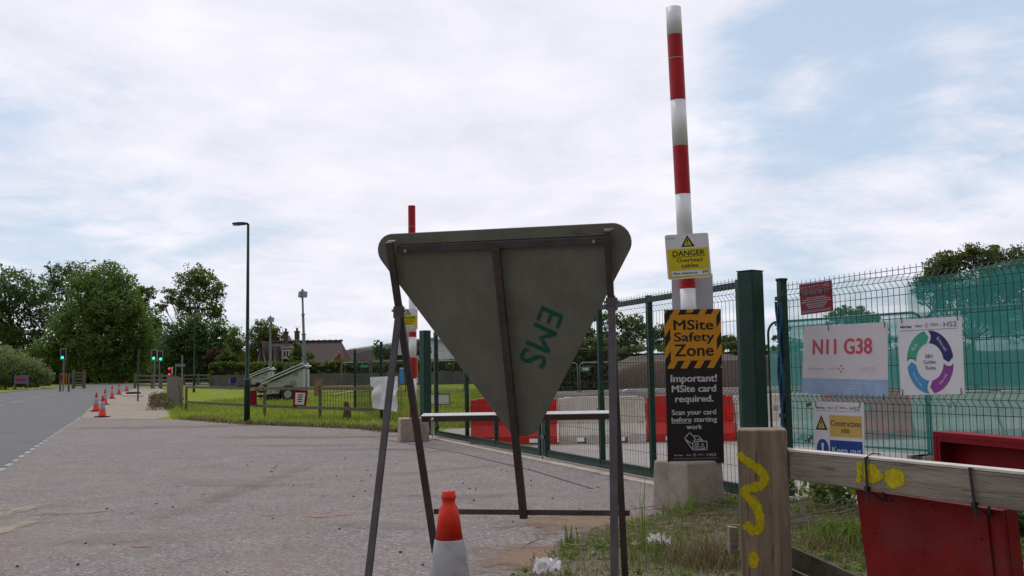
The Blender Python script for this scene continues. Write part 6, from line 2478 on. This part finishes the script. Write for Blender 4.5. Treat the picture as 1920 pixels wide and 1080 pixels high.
tower(491, 572, 722, 687, 739, 757, 50, 567, 553, 6, 'near solar lighting tower trailer with a tall mast and lamp cluster')
tower(464, 507, 710, 693, 721, 730, 68, 507, 600, 0, 'far solar lighting tower trailer left of the near one')


# ------------------------------------------------------------------ litter, twigs, plants
def litter(px, py, r, seed, label):
    c = onplane(px, py, Vector((0, 0, .07)), Vector((0, 0, 1)))
    rr_ = random.Random(seed)
    m = MB()
    N_ = 9
    vs = []
    for i in range(N_ + 1):
        for j in range(N_ + 1):
            u, v = i / N_ - .5, j / N_ - .5
            q = Vector((u * 4 + seed * 3, v * 4, seed))
            z = r * (1.0 * abs(mnoise.noise(q * 1.3)) * 2 + .5 * rr_.random() + 1.6 * max(0, .5 - math.hypot(u, v)))
            vs.append((r * 2.6 * (u + .28 * mnoise.noise(q * 1.1 + Vector((9, 0, 0))) + .05 * rr_.uniform(-1, 1)), r * 2.0 * (v + .3 * mnoise.noise(q * 1.1 + Vector((0, 9, 0)))), z))
    fs = []
    for i in range(N_):
        for j in range(N_):
            a = i * (N_ + 1) + j; fs += [(a, a + N_ + 1, a + N_ + 2), (a, a + N_ + 2, a + 1)]
    m.v, m.f = vs, fs
    o = m.build('crumpled_litter', LITTER, fix=False)
    o.location = (c.x, c.y, vz(c.x, c.y) + .01)
    tag(o, label, 'litter', 'crumpled white litter on the verge')


litter(1026, 1072, .058, 1, 'crumpled white litter at the bottom edge left of the trestle leg')
litter(1236, 1030, .055, 2, 'crumpled white litter right of the trestle leg')
litter(1193, 1026, .022, 3, 'small scrap of white litter beside the trestle leg')

cs_ = verge_pts(1100, lambda x, y: dn(1.3, 5)(x, y) * fade(x, y), rs)
V, T = leaf_cloud([(x, y, z + .02 + .03 * rs.random()) for x, y, z in cs_], [.05 * rs.uniform(.5, 1.4) for _ in cs_], [16] * len(cs_), .028, rs, .5, 1.2)
tag(quads_mesh('low_weeds', V, T, L_MID), 'low broad leaved weeds creeping over the verge', 'weeds', None, 'stuff')
cs_ = verge_pts(260, lambda x, y: fade(x, y), rs)
V, T = leaf_cloud([(x, y, z + .012) for x, y, z in cs_], [.06] * len(cs_), [8] * len(cs_), .03, rs, .15, 2.5)
tag(quads_mesh('dead_leaves', V, T, DRYBL), 'scattered dead leaves lying on the verge', 'leaves', None, 'stuff')

# loose stones and debris
def stones(name, n, pts, rng_, mat, label):
    m = MB()
    for _ in range(n):
        x, y = pts()
        z = max(vz(x, y), .012)
        r = rs.uniform(*rng_)
        k = 6
        ring0 = [(x + r * math.cos(a) * rs.uniform(.7, 1.2), y + r * math.sin(a) * rs.uniform(.7, 1.2), z - r * .2) for a in np.linspace(0, 2 * math.pi, k, endpoint=False)]
        ring1 = [(x + (p[0] - x) * .6, y + (p[1] - y) * .6, z + r * rs.uniform(.3, .8)) for p in ring0]
        m.add(ring0 + ring1, [tuple((i, (i + 1) % k, (i + 1) % k + k, i + k)) for i in range(k)] + [tuple(range(k, 2 * k))])
    tag(m.build(name, mat), label, 'stones', None, 'stuff')


def vpt():
    while True:
        x, y = rs.uniform(-.8, 4.5), rs.uniform(4.5, 10)
        if inpoly(x, y, VPOLY): return x, y


stones('stones', 900, vpt, (.006, .03), M('grey stones', (.17, .15, .135), .9, .4, 20), 'loose grey stones and crumbs on the verge')
stones('loose_chippings', 90, lambda: (rs.uniform(-4, 1.4), rs.uniform(5.5, 16)), (.006, .016), M('dark chippings', (.10, .075, .06), .9, .4, 20), 'few dark chippings lying on the tarmac')


def twigs(px, py, n, spread, ln, label, seed, name='twig_pile', mat=TWIG):
    r = np.random.default_rng(seed)
    c = onplane(px, py, Vector((0, 0, .08)), Vector((0, 0, 1)))
    m = MB()
    for _ in range(n):
        a = r.uniform(-.6, .6) + (math.pi if r.random() < .5 else 0); l = r.uniform(.4, 1) * ln
        x, y = c.x + r.normal() * spread, c.y + r.normal() * spread * .5
        z = vz(x, y) + r.uniform(.0, .12)
        d = Vector((math.cos(a), math.sin(a) * .6, r.uniform(-.15, .2)))
        p = Vector((x, y, z)); m.tube([p, p + d * l * .5 + Vector((0, 0, .03 * r.normal())), p + d * l], r.uniform(.002, .006), 5, r1=.0015)
    o = m.build(name, mat, None, c)
    tag(o, label, 'twigs', None, 'stuff')


twigs(1525, 985, 40, .25, .7, 'pile of bare grey twigs between the wooden post and the mesh fence', 5)
twigs(1470, 960, 30, .5, .5, 'scattered dry twigs near the foot of the mesh fence', 6)
twigs(1290, 1000, 60, .8, .25, 'short dead stalks scattered on the verge', 7, mat=M('dead stalk', (.3, .23, .13), .9))


def weed(px, py, Hm, n, label, seed, spread=.22, leafs=.045, mat=L_MID):
    r = np.random.default_rng(seed)
    c = onplane(px, py, Vector((0, 0, .05)), Vector((0, 0, 1)))
    root = thing('leafy_weed', (c.x, c.y, vz(c.x, c.y)), label, 'weed', 'tall leafy weeds by the mesh fence')
    st_ = MB(); cs = []
    for _ in range(n):
        tip = Vector((r.normal() * spread, r.normal() * spread, Hm * r.uniform(.55, 1)))
        b_ = Vector((r.normal() * .05, r.normal() * .05, -.02)); md = (b_ + tip) / 2 + Vector((r.normal() * .04, 0, .05))
        st_.tube([b_, md, tip], .004, 5, r1=.0015)
        for t_ in np.linspace(.25, 1, 9):
            q = b_.lerp(md, t_ * 2) if t_ < .5 else md.lerp(tip, t_ * 2 - 1)
            cs.append(tuple(q))
    st_.build('stems', M('weed stem', (.08, .09, .035), .8), root)
    V, T = leaf_cloud(cs, [.06] * len(cs), [7] * len(cs), leafs, r, 1)
    quads_mesh('leaves', V, T, mat, root)


weed(1575, 968, .36, 7, 'leafy weed growing up the mesh fence beside the wooden post', 3, .13)
weed(1540, 958, .24, 5, 'low leafy weed at the foot of the mesh fence post', 4, .15)
weed(1922, 1010, .36, 14, 'dense dark weed at the right edge behind the red board', 5, .28, mat=L_DARK)
weed(1850, 1030, .22, 8, 'dark weed half behind the hanging red board', 6, .2, mat=L_DARK)
# climbing leaves caught in the mesh
for px, py, n_, lab in ((1516, 822, 18, 'brown leaf spray caught in the mesh left of the construction notice'), (1515, 757, 10, 'small dark leaf spray caught in the mesh above the construction notice')):
    c = onplane(px, py, fplane, fn)
    V, T = leaf_cloud([tuple(c + fdir * rs.normal() * .03) for _ in range(4)], [.045] * 4, [n_ // 3] * 4, .03, rs)
    tag(quads_mesh('leaf_spray', V, T, MATS['brush'] if 'brush' in MATS else L_RED), lab, 'leaves')
# straw wisp by the far gate post
tw = gate_line(822, GM, gdir) - nrm * .15
m = MB()
for k in range(9):
    a = rs.uniform(0, 6.28)
    m.tube([tw + Vector((0, 0, .1)), tw + Vector((math.cos(a) * .15, math.sin(a) * .1, .35)), tw + Vector((math.cos(a) * .4, math.sin(a) * .2, .3 + .2 * rs.random()))], .004, 4, r1=.002)
o = m.build('straw_wisp', M('pale straw', (.45, .40, .30), .8), None, tw); tag(o, 'pale wisp of dead straw on the far gate leaf', 'straw')
